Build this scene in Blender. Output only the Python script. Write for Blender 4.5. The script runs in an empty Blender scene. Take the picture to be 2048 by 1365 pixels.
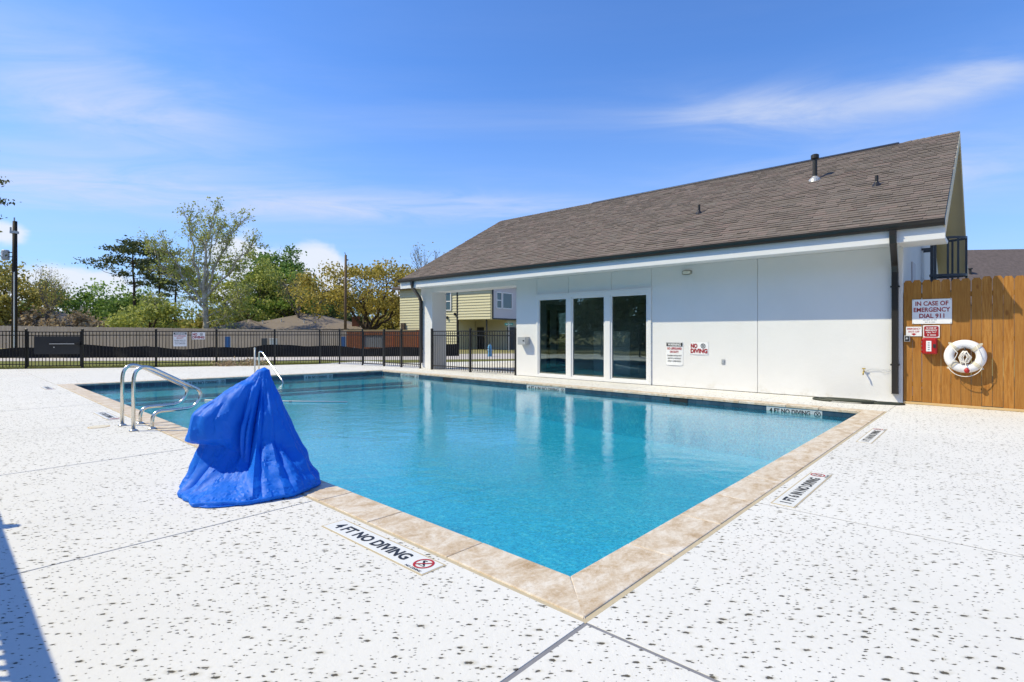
import bpy, bmesh, math, random
import numpy as np
from mathutils import Matrix, Vector
R = math.radians
random.seed(7)
SC = bpy.context.scene
COL = SC.collection

# ------------------------------------------------------------------ camera
cam = bpy.data.cameras.new('camera'); cam_o = bpy.data.objects.new('camera', cam); COL.objects.link(cam_o)
cam.sensor_width = 36.0
cam.lens = 1060.0 / 2048.0 * 36.0
cam.shift_y = -16.5 / 2048.0
cam.clip_start = 0.05; cam.clip_end = 2000
cam_o.location = (0, 0, 1.4); cam_o.rotation_euler = (R(90), 0, 0)
SC.camera = cam_o
SC.render.engine = 'CYCLES'
SC.view_settings.view_transform = 'Standard'; SC.view_settings.look = 'None'
SC.view_settings.gamma = 1.0; SC.view_settings.use_curve_mapping = False
SC.view_settings.exposure = 0.0
SC.cycles.max_bounces = 8; SC.cycles.transparent_max_bounces = 24
SC.cycles.use_adaptive_sampling = True; SC.cycles.adaptive_threshold = 0.02
SC.cycles.diffuse_bounces = 4; SC.cycles.glossy_bounces = 4; SC.cycles.transmission_bounces = 4
SC.cycles.sample_clamp_indirect = 6.0
SC.cycles.use_denoising = True
SC.cycles.caustics_reflective = False; SC.cycles.caustics_refractive = False

# pool frame: u along the near-right pool edge, v along the left pool edge
YAW = R(47.7)
CU, CV = -2.475, -1.80
cY, sY = math.cos(YAW), math.sin(YAW)
def P(u, v, z=0.0):
    a, b = u - CU, v - CV
    return Vector((a * cY - b * sY, a * sY + b * cY, z))
PF = Matrix.Translation(P(0, 0)) @ Matrix.Rotation(YAW, 4, 'Z')

# ------------------------------------------------------------------ sun and sky
SUN = Vector((1.0 * cY + 1.0 * sY, 1.0 * sY - 1.0 * cY, -1.60)).normalized()   # travel direction (u=+1, v=-1)
sun = bpy.data.lights.new('sun', 'SUN'); sun.energy = 4.85; sun.angle = R(0.53); sun.color = (1.0, 0.90, 0.63)
sun_o = bpy.data.objects.new('sun', sun); COL.objects.link(sun_o)
sun_o.rotation_euler = SUN.to_track_quat('-Z', 'Y').to_euler(); sun_o.location = (-20, 10, 30)
TO = -SUN
world = bpy.data.worlds.new('World'); SC.world = world; world.use_nodes = True
wt = world.node_tree; wt.nodes.clear()
class NT:
    """tiny node helper"""
    def __init__(s, t): s.t = t
    def n(s, typ, **kw):
        nd = s.t.nodes.new(typ)
        for k, v in kw.items():
            if k == 'ins':
                for i, val in v.items():
                    sock = nd.inputs[i]
                    if isinstance(val, bpy.types.NodeSocket): s.t.links.new(val, sock)
                    else: sock.default_value = val
            else: setattr(nd, k, v)
        return nd
    def math(s, op, a, b=0.0, c=0.0, clamp=False):
        nd = s.n('ShaderNodeMath', operation=op, use_clamp=clamp, ins={0: a, 1: b, 2: c}); return nd.outputs[0]
    def vmath(s, op, a, b=(0, 0, 0), out=0):
        nd = s.n('ShaderNodeVectorMath', operation=op, ins={0: a, 1: b}); return nd.outputs[out]
    def scale(s, a, k):
        nd = s.n('ShaderNodeVectorMath', operation='SCALE'); s.t.links.new(a, nd.inputs[0]); nd.inputs['Scale'].default_value = k; return nd.outputs[0]
    def mix(s, fac, a, b, blend='MIX'):
        nd = s.n('ShaderNodeMix', data_type='RGBA', blend_type=blend)
        for i, val in ((0, fac), (6, a), (7, b)):
            if isinstance(val, bpy.types.NodeSocket): s.t.links.new(val, nd.inputs[i])
            else:
                nd.inputs[i].default_value = val if i == 0 else (tuple(val) + (1,))[:4]
        return nd.outputs[2]
    def noise(s, vec, scale, detail=4, rough=0.55, dist=0.0, out=0):
        nd = s.n('ShaderNodeTexNoise', ins={'Scale': scale, 'Detail': detail, 'Roughness': rough, 'Distortion': dist})
        if vec is not None: s.t.links.new(vec, nd.inputs['Vector'])
        return nd.outputs[out]
    def ramp(s, fac, *stops, interp='LINEAR'):
        nd = s.n('ShaderNodeValToRGB'); cr = nd.color_ramp; cr.interpolation = interp
        while len(cr.elements) < len(stops): cr.elements.new(0.5)
        for e, (p, c) in zip(cr.elements, stops):
            e.position = p; e.color = (tuple(c) + (1,))[:4] if hasattr(c, '__len__') else (c, c, c, 1)
        s.t.links.new(fac, nd.inputs[0]); return nd.outputs[0]
    def mr(s, v, a, b, c=0.0, d=1.0):
        nd = s.n('ShaderNodeMapRange', interpolation_type='SMOOTHSTEP', ins={0: v, 1: a, 2: b, 3: c, 4: d}); return nd.outputs[0]
W = NT(wt)
sky = W.n('ShaderNodeTexSky', sky_type='NISHITA', sun_disc=False, sun_elevation=math.asin(TO.z), sun_rotation=math.atan2(TO.x, TO.y),
          altitude=0.0, air_density=1.0, dust_density=0.15, ozone_density=2.2)
tc = W.n('ShaderNodeTexCoord').outputs['Generated']
dirn = W.vmath('NORMALIZE', tc)
sep = W.n('ShaderNodeSeparateXYZ', ins={0: dirn})
zc = W.math('MAXIMUM', sep.outputs[2], 0.02)
lx = W.math('DIVIDE', sep.outputs[0], zc); ly = W.math('DIVIDE', sep.outputs[1], zc)
layer = W.n('ShaderNodeCombineXYZ', ins={0: lx, 1: ly, 2: 0.0}).outputs[0]
hs = W.n('ShaderNodeHueSaturation', ins={'Hue': 0.5, 'Saturation': 1.0, 'Value': 1.0, 'Color': W.mix(1.0, sky.outputs[0], (0.68, 1.06, 1.60), 'MULTIPLY')}).outputs[0]
# thin high cirrus drifting on a high layer
def streak(ang, sx, sy, scl, off):
    mp = W.n('ShaderNodeMapping', ins={'Vector': layer, 'Rotation': (0, 0, ang), 'Scale': (sx, sy, 1), 'Location': off})
    return W.noise(mp.outputs[0], scl, 7, 0.62, 0.7)
n1 = streak(0.75, 0.7, 1.25, 1.3, (3.1, 1.7, 0)); n2 = streak(-0.2, 0.4, 0.8, 0.6, (8.4, 2.2, 0))
def blob(cx, cy, rx, ry):
    dx = W.math('DIVIDE', W.math('SUBTRACT', lx, cx), rx); dy = W.math('DIVIDE', W.math('SUBTRACT', ly, cy), ry)
    d = W.math('ADD', W.math('MULTIPLY', dx, dx), W.math('MULTIPLY', dy, dy))
    return W.math('POWER', 2.718, W.math('MULTIPLY', d, -1.0))
m = blob(-1.75, 2.25, 0.55, 0.55)
for a in ((1.20, 2.42, 0.55, 0.30), (1.8, 2.1, 0.25, 0.25), (2.3, 3.4, 0.9, 0.6), (-2.9, 3.6, 1.3, 0.7), (-0.9, 4.3, 1.6, 0.5), (-2.2, -1.5, 1.2, 0.8), (2.0, -2.0, 1.0, 0.9)):
    m = W.math('ADD', m, blob(*a))
cir = W.math('MULTIPLY', W.mr(W.math('ADD', n1, W.math('MULTIPLY', m, 0.18)), 0.34, 0.86), W.math('MULTIPLY', m, 1.1, clamp=True), clamp=True)
veil = W.math('MULTIPLY', W.mr(n2, 0.36, 0.85), 0.34)
cirrus = W.math('ADD', cir, veil, clamp=True)
# low heaped clouds near the horizon
cdir = W.n('ShaderNodeMapping', ins={'Vector': dirn, 'Scale': (1, 1, 1.7)}).outputs[0]
cn = W.noise(cdir, 9.0, 8, 0.55, 0.2)
def dblob(px, py, rx, rz):
    d = Vector(((px - 1024) / 1060, 1, (666 - py) / 1060)).normalized()
    ax = W.math('DIVIDE', W.math('SUBTRACT', sep.outputs[0], d.x), rx); az = W.math('DIVIDE', W.math('SUBTRACT', sep.outputs[2], d.z), rz)
    return W.math('POWER', 2.718, W.math('MULTIPLY', W.math('ADD', W.math('MULTIPLY', ax, ax), W.math('MULTIPLY', az, az)), -1.0))
cm = dblob(640, 548, 0.055, 0.05)
for a in ((480, 510, 0.04, 0.035), (160, 585, 0.07, 0.04), (0, 462, 0.03, 0.02), (560, 590, 0.10, 0.03), (840, 600, 0.06, 0.03), (2200, 580, 0.2, 0.03), (-500, 560, 0.1, 0.04)):
    cm = W.math('ADD', cm, dblob(*a))
front = W.mr(sep.outputs[1], 0.0, 0.2)
cum = W.math('MULTIPLY', W.mr(W.math('ADD', cn, W.math('MULTIPLY', cm, 0.42)), 0.58, 0.80), W.math('MULTIPLY', cm, 2.0, clamp=True), clamp=True)
cum = W.math('MULTIPLY', cum, front)
lowveil = W.mr(sep.outputs[2], 0.45, 0.0, 0.0, 0.60)
c0 = W.mix(lowveil, hs, (3.0, 4.1, 6.4))
c1 = W.mix(W.math('MULTIPLY', cirrus, 0.78), c0, (4.6, 5.2, 6.6))
c2 = W.mix(W.math('MULTIPLY', cum, 0.9), c1, (6.1, 6.4, 7.0))
bg = W.n('ShaderNodeBackground', ins={0: c2, 1: 0.14})
wo = W.n('ShaderNodeOutputWorld', ins={0: bg.outputs[0]})

# ------------------------------------------------------------------ mesh helpers
class MB:
    def __init__(s): s.v = []; s.f = []; s.m = []
    def add(s, vs, fs, mi=0):
        o = len(s.v); s.v += [tuple(q) for q in vs]; s.f += [tuple(o + i for i in f) for f in fs]; s.m += [mi] * len(fs); return s
    def box(s, x0, x1, y0, y1, z0, z1, mi=0):
        return s.add([(x0, y0, z0), (x1, y0, z0), (x1, y1, z0), (x0, y1, z0), (x0, y0, z1), (x1, y0, z1), (x1, y1, z1), (x0, y1, z1)],
                     [(0, 3, 2, 1), (4, 5, 6, 7), (0, 1, 5, 4), (1, 2, 6, 5), (2, 3, 7, 6), (3, 0, 4, 7)], mi)
    def cbox(s, c, sz, mi=0):
        return s.box(c[0] - sz[0] / 2, c[0] + sz[0] / 2, c[1] - sz[1] / 2, c[1] + sz[1] / 2, c[2] - sz[2] / 2, c[2] + sz[2] / 2, mi)
    def prism(s, poly, z0, z1, mi=0):
        n = len(poly)
        vs = [(x, y, z0) for x, y in poly] + [(x, y, z1) for x, y in poly]
        fs = [tuple(reversed(range(n))), tuple(range(n, 2 * n))] + [(i, (i + 1) % n, n + (i + 1) % n, n + i) for i in range(n)]
        return s.add(vs, fs, mi)
    def sweep(s, poly, a, b, axis, mi=0):
        """extrude a closed 2D profile along an axis: axis 'y' profile is (x,z); axis 'x' profile is (y,z)"""
        n = len(poly)
        if axis == 'y': vs = [(p[0], a, p[1]) for p in poly] + [(p[0], b, p[1]) for p in poly]
        else: vs = [(a, p[0], p[1]) for p in poly] + [(b, p[0], p[1]) for p in poly]
        return s.add(vs, [tuple(range(n)), tuple(reversed(range(n, 2 * n)))] + [(i, n + i, n + (i + 1) % n, (i + 1) % n) for i in range(n)], mi)
    def tube(s, path, rad, seg=10, mi=0, cap=True, square=False):
        pts = [Vector(p) for p in path]; n = len(pts)
        if not hasattr(rad, '__len__'): rad = [rad] * n
        T = []
        for i in range(n):
            t = (pts[min(i + 1, n - 1)] - pts[max(i - 1, 0)])
            T.append(t.normalized() if t.length > 1e-9 else Vector((0, 0, 1)))
        ref = Vector((0, 0, 1)) if abs(T[0].z) < 0.9 else Vector((1, 0, 0))
        nrm = (ref - T[0] * ref.dot(T[0])).normalized()
        vs = []
        for i in range(n):
            nrm = (nrm - T[i] * nrm.dot(T[i]))
            nrm = nrm.normalized() if nrm.length > 1e-6 else Vector((1, 0, 0))
            bi = T[i].cross(nrm)
            for k in range(seg):
                a = 2 * math.pi * (k + (0.5 if square else 0)) / seg
                vs.append(pts[i] + (nrm * math.cos(a) + bi * math.sin(a)) * rad[i])
        fs = []
        for i in range(n - 1):
            for k in range(seg):
                k2 = (k + 1) % seg
                fs.append((i * seg + k, i * seg + k2, (i + 1) * seg + k2, (i + 1) * seg + k))
        if cap: fs += [tuple(reversed(range(seg))), tuple((n - 1) * seg + k for k in range(seg))]
        return s.add(vs, fs, mi)
    def lathe(s, prof, seg=24, c=(0, 0, 0), mi=0):
        vs = []
        for r, z in prof:
            for k in range(seg):
                a = 2 * math.pi * k / seg; vs.append((c[0] + r * math.cos(a), c[1] + r * math.sin(a), c[2] + z))
        n = len(prof); fs = []
        for i in range(n - 1):
            for k in range(seg):
                k2 = (k + 1) % seg; fs.append((i * seg + k, i * seg + k2, (i + 1) * seg + k2, (i + 1) * seg + k))
        if prof[0][0] > 1e-5: fs.append(tuple(reversed(range(seg))))
        if prof[-1][0] > 1e-5: fs.append(tuple((n - 1) * seg + k for k in range(seg)))
        return s.add(vs, fs, mi)
    def mesh(s, name, mats, smooth=False):
        me = bpy.data.meshes.new(name); me.from_pydata(s.v, [], s.f)
        for mm in (mats if isinstance(mats, (list, tuple)) else [mats]): me.materials.append(mm)
        if any(s.m): me.polygons.foreach_set('material_index', s.m)
        if smooth: me.polygons.foreach_set('use_smooth', [True] * len(me.polygons))
        me.update(); return me
    def build(s, name, mats, parent=None, smooth=False, bevel=0.0, mw=None, bseg=2):
        o = link(name, s.mesh(name, mats, smooth), parent, mw)
        if bevel: bev(o, bevel, bseg)
        return o
def bev(o, w, seg=2):
    md = o.modifiers.new('bevel', 'BEVEL'); md.width = w; md.segments = seg; md.limit_method = 'ANGLE'; md.angle_limit = R(40)
    md.harden_normals = False
def autosmooth(o, ang=35):
    me = o.data; me.polygons.foreach_set('use_smooth', [True] * len(me.polygons))
    try: me.set_sharp_from_angle(angle=R(ang))
    except Exception: pass
def link(name, data, parent=None, mw=None):
    o = bpy.data.objects.new(name, data); COL.objects.link(o)
    if parent is not None: o.parent = parent
    if mw is not None: o.matrix_local = mw
    return o
def tag(o, label=None, cat=None, group=None, kind=None):
    if label: o['label'] = label
    if cat: o['category'] = cat
    if group: o['group'] = group
    if kind: o['kind'] = kind
    return o
def at(u, v, z=0.0, rot=0.0):          # matrix of a spot in the pool frame
    return Matrix.Translation(P(u, v, z)) @ Matrix.Rotation(YAW + rot, 4, 'Z')
def thing(name, mw, label, cat, group=None):
    o = link(name, None, None, mw); o.empty_display_size = 0.2
    return tag(o, label, cat, group)
def npmesh(name, v, quads, mat, smooth=False):
    me = bpy.data.meshes.new(name); v = np.asarray(v, np.float32); q = np.asarray(quads, np.int32)
    me.vertices.add(len(v)); me.vertices.foreach_set('co', v.ravel())
    k = q.shape[1]
    me.loops.add(q.size); me.loops.foreach_set('vertex_index', q.ravel())
    me.polygons.add(len(q)); me.polygons.foreach_set('loop_start', np.arange(len(q), dtype=np.int32) * k)
    me.polygons.foreach_set('loop_total', np.full(len(q), k, np.int32))
    if smooth: me.polygons.foreach_set('use_smooth', [True] * len(q))
    me.update(calc_edges=True); me.validate(); me.materials.append(mat); return me
_tc = {}
def text_mb(mb, s, size, M, off=0.0, align='CENTER', sx=1.0, mi=0, lift=0.0015, fit=None, spacing=1.0):
    """flat lettering: filled outlines placed by matrix M (x = reading direction, y = up, z = out of the face)"""
    key = (s, off, align, spacing)
    if key not in _tc:
        cu = bpy.data.curves.new('t', 'FONT'); cu.body = s; cu.size = 1.0; cu.align_x = align; cu.align_y = 'CENTER'
        cu.offset = off; cu.space_character = spacing; cu.resolution_u = 3; cu.fill_mode = 'FRONT'
        ob = bpy.data.objects.new('t', cu); COL.objects.link(ob)
        dg = bpy.context.evaluated_depsgraph_get(); dg.update()
        me = bpy.data.meshes.new_from_object(ob.evaluated_get(dg))
        vs = [v.co.copy() for v in me.vertices]; fs = [tuple(p.vertices) for p in me.polygons]
        bpy.data.objects.remove(ob); bpy.data.curves.remove(cu); bpy.data.meshes.remove(me)
        ys = [v.y for v in vs]; mid = (min(ys) + max(ys)) / 2
        for v in vs: v.y -= mid
        _tc[key] = (vs, fs)
    vs, fs = _tc[key]
    xs = [v.x for v in vs]; k = sx * size
    if fit: k = fit / (max(xs) - min(xs))
    c = (min(xs) + max(xs)) / 2 if align == 'CENTER' else 0.0
    mb.add([M @ Vector(((v.x - c) * k, v.y * size, lift)) for v in vs], fs, mi); return mb
def no_dive(mb, c, r, M, ring, ink, lift=0.0015):
    """the round no-diving symbol: ring, bar and a diving figure"""
    n = 28
    def pt(x, y, l): return M @ Vector((c[0] + x, c[1] + y, l))
    vs = []; 
    for k in range(n):
        a = 2 * math.pi * k / n
        vs += [pt(r * math.cos(a), r * math.sin(a), lift), pt(.78 * r * math.cos(a), .78 * r * math.sin(a), lift)]
    mb.add(vs, [(2 * k, (2 * k + 2) % (2 * n), (2 * k + 3) % (2 * n), 2 * k + 1) for k in range(n)], ring)
    def bar(x0, y0, x1, y1, w, l, mi):
        d = Vector((x1 - x0, y1 - y0)).normalized(); q = Vector((-d.y, d.x)) * w / 2
        mb.add([pt(x0 + q.x, y0 + q.y, l), pt(x0 - q.x, y0 - q.y, l), pt(x1 - q.x, y1 - q.y, l), pt(x1 + q.x, y1 + q.y, l)], [(0, 1, 2, 3)], mi)
    bar(-.45 * r, .40 * r, .25 * r, -.2 * r, .20 * r, lift, ink); bar(.2 * r, -.15 * r, .5 * r, -.35 * r, .12 * r, lift, ink)
    bar(-.45 * r, .40 * r, -.1 * r, .52 * r, .14 * r, lift, ink); bar(-.5 * r, -.42 * r, .5 * r, -.42 * r, .07 * r, lift, ink)
    bar(-.6 * r, -.6 * r, .6 * r, .6 * r, .17 * r, lift + .0006, ring)

# ------------------------------------------------------------------ materials
MAT = {}
def mat(name, fn):
    m = bpy.data.materials.new(name); m.use_nodes = True; t = m.node_tree; t.nodes.clear()
    nt = NT(t); out = t.nodes.new('ShaderNodeOutputMaterial')
    sh = fn(nt)
    t.links.new(sh, out.inputs[0]); MAT[name] = m; return m
def bsdf(nt, col, rough=0.6, metal=0.0, normal=None, spec=None, **kw):
    ins = {'Base Color': col if isinstance(col, bpy.types.NodeSocket) else (tuple(col) + (1,))[:4], 'Roughness': rough, 'Metallic': metal}
    if spec is not None: ins['Specular IOR Level'] = spec
    nd = nt.n('ShaderNodeBsdfPrincipled', ins=ins)
    if normal is not None: nt.t.links.new(normal, nd.inputs['Normal'])
    for k, v in kw.items(): nd.inputs[k].default_value = v
    return nd.outputs[0]
def bump(nt, h, strength=0.3, dist=0.01):
    return nt.n('ShaderNodeBump', ins={'Height': h, 'Strength': strength, 'Distance': dist}).outputs[0]
def pos(nt): return nt.n('ShaderNodeNewGeometry').outputs['Position']
def obj(nt): return nt.n('ShaderNodeTexCoord').outputs['Object']
def rnd(nt):
    a = nt.n('ShaderNodeObjectInfo').outputs['Random']; b = nt.n('ShaderNodeNewGeometry').outputs['Random Per Island']
    return nt.math('FRACT', nt.math('ADD', a, b))
def plain(name, col, rough=0.55, metal=0.0, var=0.12, scale=6.0, spec=None):
    def f(nt):
        p = pos(nt); n = nt.noise(p, scale, 5, 0.6)
        c = nt.mix(n, tuple(k * (1 - var) for k in col), tuple(min(1, k * (1 + var)) for k in col))
        return bsdf(nt, c, rough, metal, bump(nt, nt.noise(p, scale * 9, 3), 0.08, 0.004), spec)
    return mat(name, f)
def f_deck(nt):
    p = pos(nt)
    pd = nt.vmath('ADD', p, nt.scale(nt.noise(p, 34.0, 4, 0.65, out=1), 0.024))
    patch = nt.noise(p, 0.85, 4, 0.6)
    def pits(scl, lo, hi, keep):
        mp = nt.n('ShaderNodeMapping', ins={'Vector': pd, 'Rotation': (0, 0, 0.35), 'Scale': (0.62, 1.30, 1)}).outputs[0]
        vo = nt.n('ShaderNodeTexVoronoi', ins={'Vector': mp, 'Scale': scl, 'Randomness': 1.0}, voronoi_dimensions='2D')
        sp = nt.n('ShaderNodeSeparateColor', ins={0: vo.outputs['Color']})
        rad = nt.math('ADD', nt.math('MULTIPLY', nt.math('POWER', sp.outputs[0], 2.2), hi - lo), lo)
        on = nt.math('GREATER_THAN', nt.math('ADD', sp.outputs[1], nt.math('MULTIPLY', nt.math('SUBTRACT', patch, 0.5), 0.9)), 1 - keep)
        e = nt.math('DIVIDE', vo.outputs['Distance'], rad)
        return nt.math('MULTIPLY', nt.mr(e, 1.0, 0.55), on), nt.math('MULTIPLY', nt.mr(e, 2.4, 0.7), on)
    a, ah = pits(14.5, 0.04, 0.205, 0.74); b, bh = pits(31.0, 0.07, 0.25, 0.55)
    h = nt.math('MAXIMUM', a, b); halo = nt.math('MAXIMUM', ah, nt.math('MULTIPLY', bh, .7))
    base = nt.mix(nt.noise(p, 0.55, 6, 0.62), (0.63, 0.618, 0.58), (0.775, 0.762, 0.722))
    base = nt.mix(nt.math('MULTIPLY', nt.mr(nt.noise(p, 1.6, 6, 0.72), 0.50, 0.72), 0.55), base, (0.66, 0.65, 0.61))
    base = nt.mix(nt.math('MULTIPLY', nt.mr(nt.noise(p, 0.33, 5, 0.72), 0.54, 0.70), 0.50), base, (0.76, 0.68, 0.64))
    base = nt.mix(nt.math('MULTIPLY', nt.mr(nt.noise(p, 38, 4, 0.7), 0.55, 0.72), 0.22), base, (0.58, 0.57, 0.52))
    base = nt.mix(nt.math('MULTIPLY', halo, nt.mr(nt.noise(p, 3.0, 3), 0.3, 0.75, 0.05, 0.55)), base, (0.42, 0.39, 0.30))
    pitc = nt.mix(nt.noise(p, 19, 2), (0.012, 0.012, 0.009), (0.085, 0.068, 0.04))
    col = nt.mix(nt.math('MULTIPLY', h, 0.92), base, pitc)
    hh = nt.math('ADD', nt.math('MULTIPLY', h, -1.0), nt.math('MULTIPLY', nt.noise(p, 26, 6, 0.7), 0.45))
    return bsdf(nt, col, 0.85, 0, bump(nt, hh, 0.6, 0.012), 0.25)
mat('deck_concrete', f_deck)
plain('joint_sealant', (0.22, 0.22, 0.235), 0.7, var=0.25, scale=9)
plain('grout_tan', (0.50, 0.42, 0.28), 0.8, var=0.2, scale=20)
def f_trav(nt):
    o = obj(nt); r = rnd(nt)
    off = nt.n('ShaderNodeCombineXYZ', ins={0: nt.math('MULTIPLY', r, 37.0), 1: nt.math('MULTIPLY', r, 91.0), 2: 0.0}).outputs[0]
    q = nt.vmath('ADD', o, off)
    st = nt.n('ShaderNodeMapping', ins={'Vector': q, 'Rotation': (0, 0, 0.4), 'Scale': (1.0, 1.5, 1)}).outputs[0]
    a = nt.noise(st, 4.6, 10, 0.74, 0.4); b = nt.noise(q, 40, 6, 0.78); ve = nt.noise(st, 2.6, 9, 0.76, 0.7)
    c = nt.ramp(a, (0.33, (0.40, 0.275, 0.15)), (0.43, (0.55, 0.43, 0.295)), (0.52, (0.64, 0.545, 0.425)), (0.64, (0.73, 0.67, 0.58)))
    c = nt.mix(nt.math('MULTIPLY', nt.mr(ve, 0.54, 0.66), nt.mr(r, 0.2, 0.95, 0.05, 0.7)), c, nt.mix(b, (0.36, 0.23, 0.11), (0.60, 0.46, 0.29)))
    c = nt.mix(nt.math('MULTIPLY', nt.mr(b, 0.52, 0.62), 0.42), c, (0.42, 0.335, 0.24))
    c = nt.mix(nt.math('MULTIPLY', nt.mr(b, 0.47, 0.37), 0.34), c, (0.78, 0.74, 0.68))
    vo = nt.n('ShaderNodeTexVoronoi', ins={'Vector': q, 'Scale': 34.0}); hole = nt.mr(vo.outputs['Distance'], 0.16, 0.06)
    hole = nt.math('MULTIPLY', hole, nt.mr(nt.noise(q, 4), 0.5, 0.65))
    c = nt.mix(nt.math('MULTIPLY', hole, .7), c, (0.22, 0.17, 0.11))
    return bsdf(nt, c, 0.6, 0, bump(nt, nt.math('SUBTRACT', b, hole), 0.35, 0.004), 0.3)
mat('travertine', f_trav)
def f_tile(nt):
    r = rnd(nt); o = obj(nt)
    c = nt.ramp(r, (0, (0.022, 0.048, 0.085)), (0.5, (0.035, 0.075, 0.12)), (1, (0.055, 0.10, 0.15)))
    c = nt.mix(nt.math('MULTIPLY', nt.noise(pos(nt), 18, 4), .5), c, (0.06, 0.10, 0.13))
    return bsdf(nt, c, 0.18)
mat('blue_tile', f_tile)
def f_plaster(nt):
    p = pos(nt)
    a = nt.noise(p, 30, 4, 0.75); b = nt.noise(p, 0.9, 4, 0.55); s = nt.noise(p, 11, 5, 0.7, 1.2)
    c = nt.mix(b, (0.10, 0.58, 0.84), (0.15, 0.69, 0.90))
    c = nt.mix(nt.math('MULTIPLY', nt.mr(a, 0.45, 0.60), 0.75), c, (0.02, 0.27, 0.50))
    c = nt.mix(nt.math('MULTIPLY', nt.mr(s, 0.50, 0.66), 0.60), c, (0.50, 0.92, 0.95))  # pebble mottling; its strong contrast imitates ripple shimmer in the plaster colour
    return bsdf(nt, c, 0.7)
mat('pool_plaster', f_plaster)
def f_water(nt):
    p = pos(nt)
    w1 = nt.noise(nt.n('ShaderNodeMapping', ins={'Vector': p, 'Rotation': (0, 0, .5), 'Scale': (1, 1.5, 1)}).outputs[0], 2.4, 2, 0.5)
    w2 = nt.noise(p, 11.0, 3, 0.55, 0.6); w3 = nt.noise(p, 30.0, 2, 0.5, 0.8)
    calm = nt.mr(nt.noise(p, 0.28, 2), 0.40, 0.66, 0.30, 1.0)
    h = nt.math('ADD', nt.math('MULTIPLY', w1, 0.5), nt.math('MULTIPLY', nt.math('ADD', nt.math('MULTIPLY', w2, 0.34), nt.math('MULTIPLY', w3, 0.16)), calm))
    nb = bump(nt, h, 1.0, 0.013)
    fr = nt.n('ShaderNodeFresnel', ins={'IOR': 1.333, 'Normal': nb}).outputs[0]
    gl = nt.n('ShaderNodeBsdfGlossy', ins={'Color': (1, 1, 1, 1), 'Roughness': 0.02, 'Normal': nb}).outputs[0]
    tr = nt.n('ShaderNodeBsdfTransparent', ins={'Color': (0.46, 0.885, 0.96, 1)}).outputs[0]
    rf = nt.n('ShaderNodeBsdfRefraction', ins={'Color': (0.46, 0.885, 0.96, 1), 'Roughness': 0.0, 'IOR': 1.333, 'Normal': nb}).outputs[0]
    body = nt.n('ShaderNodeMixShader', ins={0: 0.18, 1: tr, 2: rf}).outputs[0]
    return nt.n('ShaderNodeMixShader', ins={0: fr, 1: body, 2: gl}).outputs[0]
mat('pool_water', f_water)
def f_stucco(nt):
    p = pos(nt)
    c = nt.mix(nt.noise(p, 1.3, 5, 0.6), (0.715, 0.71, 0.70), (0.785, 0.78, 0.77))
    low = nt.n('ShaderNodeSeparateXYZ', ins={0: p}).outputs[2]
    dirt = nt.math('MULTIPLY', nt.mr(low, 0.28, 0.0), nt.mr(nt.noise(p, 4.5, 5, .7), 0.48, 0.7))
    c = nt.mix(nt.math('MULTIPLY', dirt, 0.6), c, (0.60, 0.57, 0.50))
    return bsdf(nt, c, 0.9, 0, bump(nt, nt.math('ADD', nt.noise(p, 70, 4, 0.65), nt.math('MULTIPLY', nt.noise(p, 5, 3), 1.5)), 0.5, 0.006), 0.15)
mat('white_stucco', f_stucco)
plain('white_paint', (0.74, 0.74, 0.74), 0.5, var=0.03)
plain('tan_paint', (0.78, 0.65, 0.44), 0.7, var=0.07, scale=2)
plain('window_vinyl', (0.76, 0.76, 0.755), 0.35, var=0.02)
def f_shingle(nt):
    r = rnd(nt); p = pos(nt)
    c = nt.ramp(r, (0.0, (0.118, 0.098, 0.084)), (0.22, (0.150, 0.125, 0.108)), (0.42, (0.178, 0.140, 0.124)), (0.58, (0.132, 0.116, 0.104)), (0.74, (0.195, 0.142, 0.128)), (0.88, (0.165, 0.146, 0.130)), (1, (0.212, 0.160, 0.143)))
    g = nt.noise(p, 130, 3, 0.8)
    c = nt.mix(nt.mr(g, 0.35, 0.75, 0, 0.6), c, (0.27, 0.238, 0.215))
    c = nt.mix(nt.math('MULTIPLY', nt.noise(p, 0.8, 4), 0.3), c, (0.16, 0.14, 0.115))
    return bsdf(nt, c, 0.95, 0, bump(nt, g, 0.5, 0.003), 0.1)
mat('asphalt_shingle', f_shingle)
plain('bronze_metal', (0.022, 0.019, 0.017), 0.35, 0.0, var=0.2)
plain('black_iron', (0.010, 0.010, 0.011), 0.4, var=0.3, scale=14)
plain('gate_panel', (0.028, 0.029, 0.031), 0.55, var=0.15)
plain('grey_panel', (0.16, 0.165, 0.17), 0.5, var=0.1)
plain('galvanised', (0.45, 0.46, 0.47), 0.45, 0.35, var=0.1)
plain('vent_black', (0.020, 0.019, 0.018), 0.55)
plain('ladder_grey', (0.075, 0.082, 0.092), 0.5)
def f_steel(nt):
    p = pos(nt)
    return bsdf(nt, (0.72, 0.69, 0.62), nt.mr(nt.noise(p, 12, 4), 0.3, 0.7, 0.16, 0.30), 1.0, bump(nt, nt.noise(p, 90, 3), 0.03, 0.002))
mat('stainless', f_steel)
def f_glass(nt):
    fr = nt.n('ShaderNodeFresnel', ins={'IOR': 1.40}).outputs[0]
    nb = bump(nt, nt.noise(pos(nt), 0.55, 2), 0.25, 0.02)
    gl = nt.n('ShaderNodeBsdfGlossy', ins={'Color': (0.86, 0.95, 0.92, 1), 'Roughness': 0.0, 'Normal': nb}).outputs[0]
    tr = nt.n('ShaderNodeBsdfTransparent', ins={'Color': (0.88, 0.95, 0.915, 1)}).outputs[0]
    return nt.n('ShaderNodeMixShader', ins={0: nt.math('ADD', fr, 0.09, clamp=True), 1: tr, 2: gl}).outputs[0]
mat('tinted_glass', f_glass)
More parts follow.
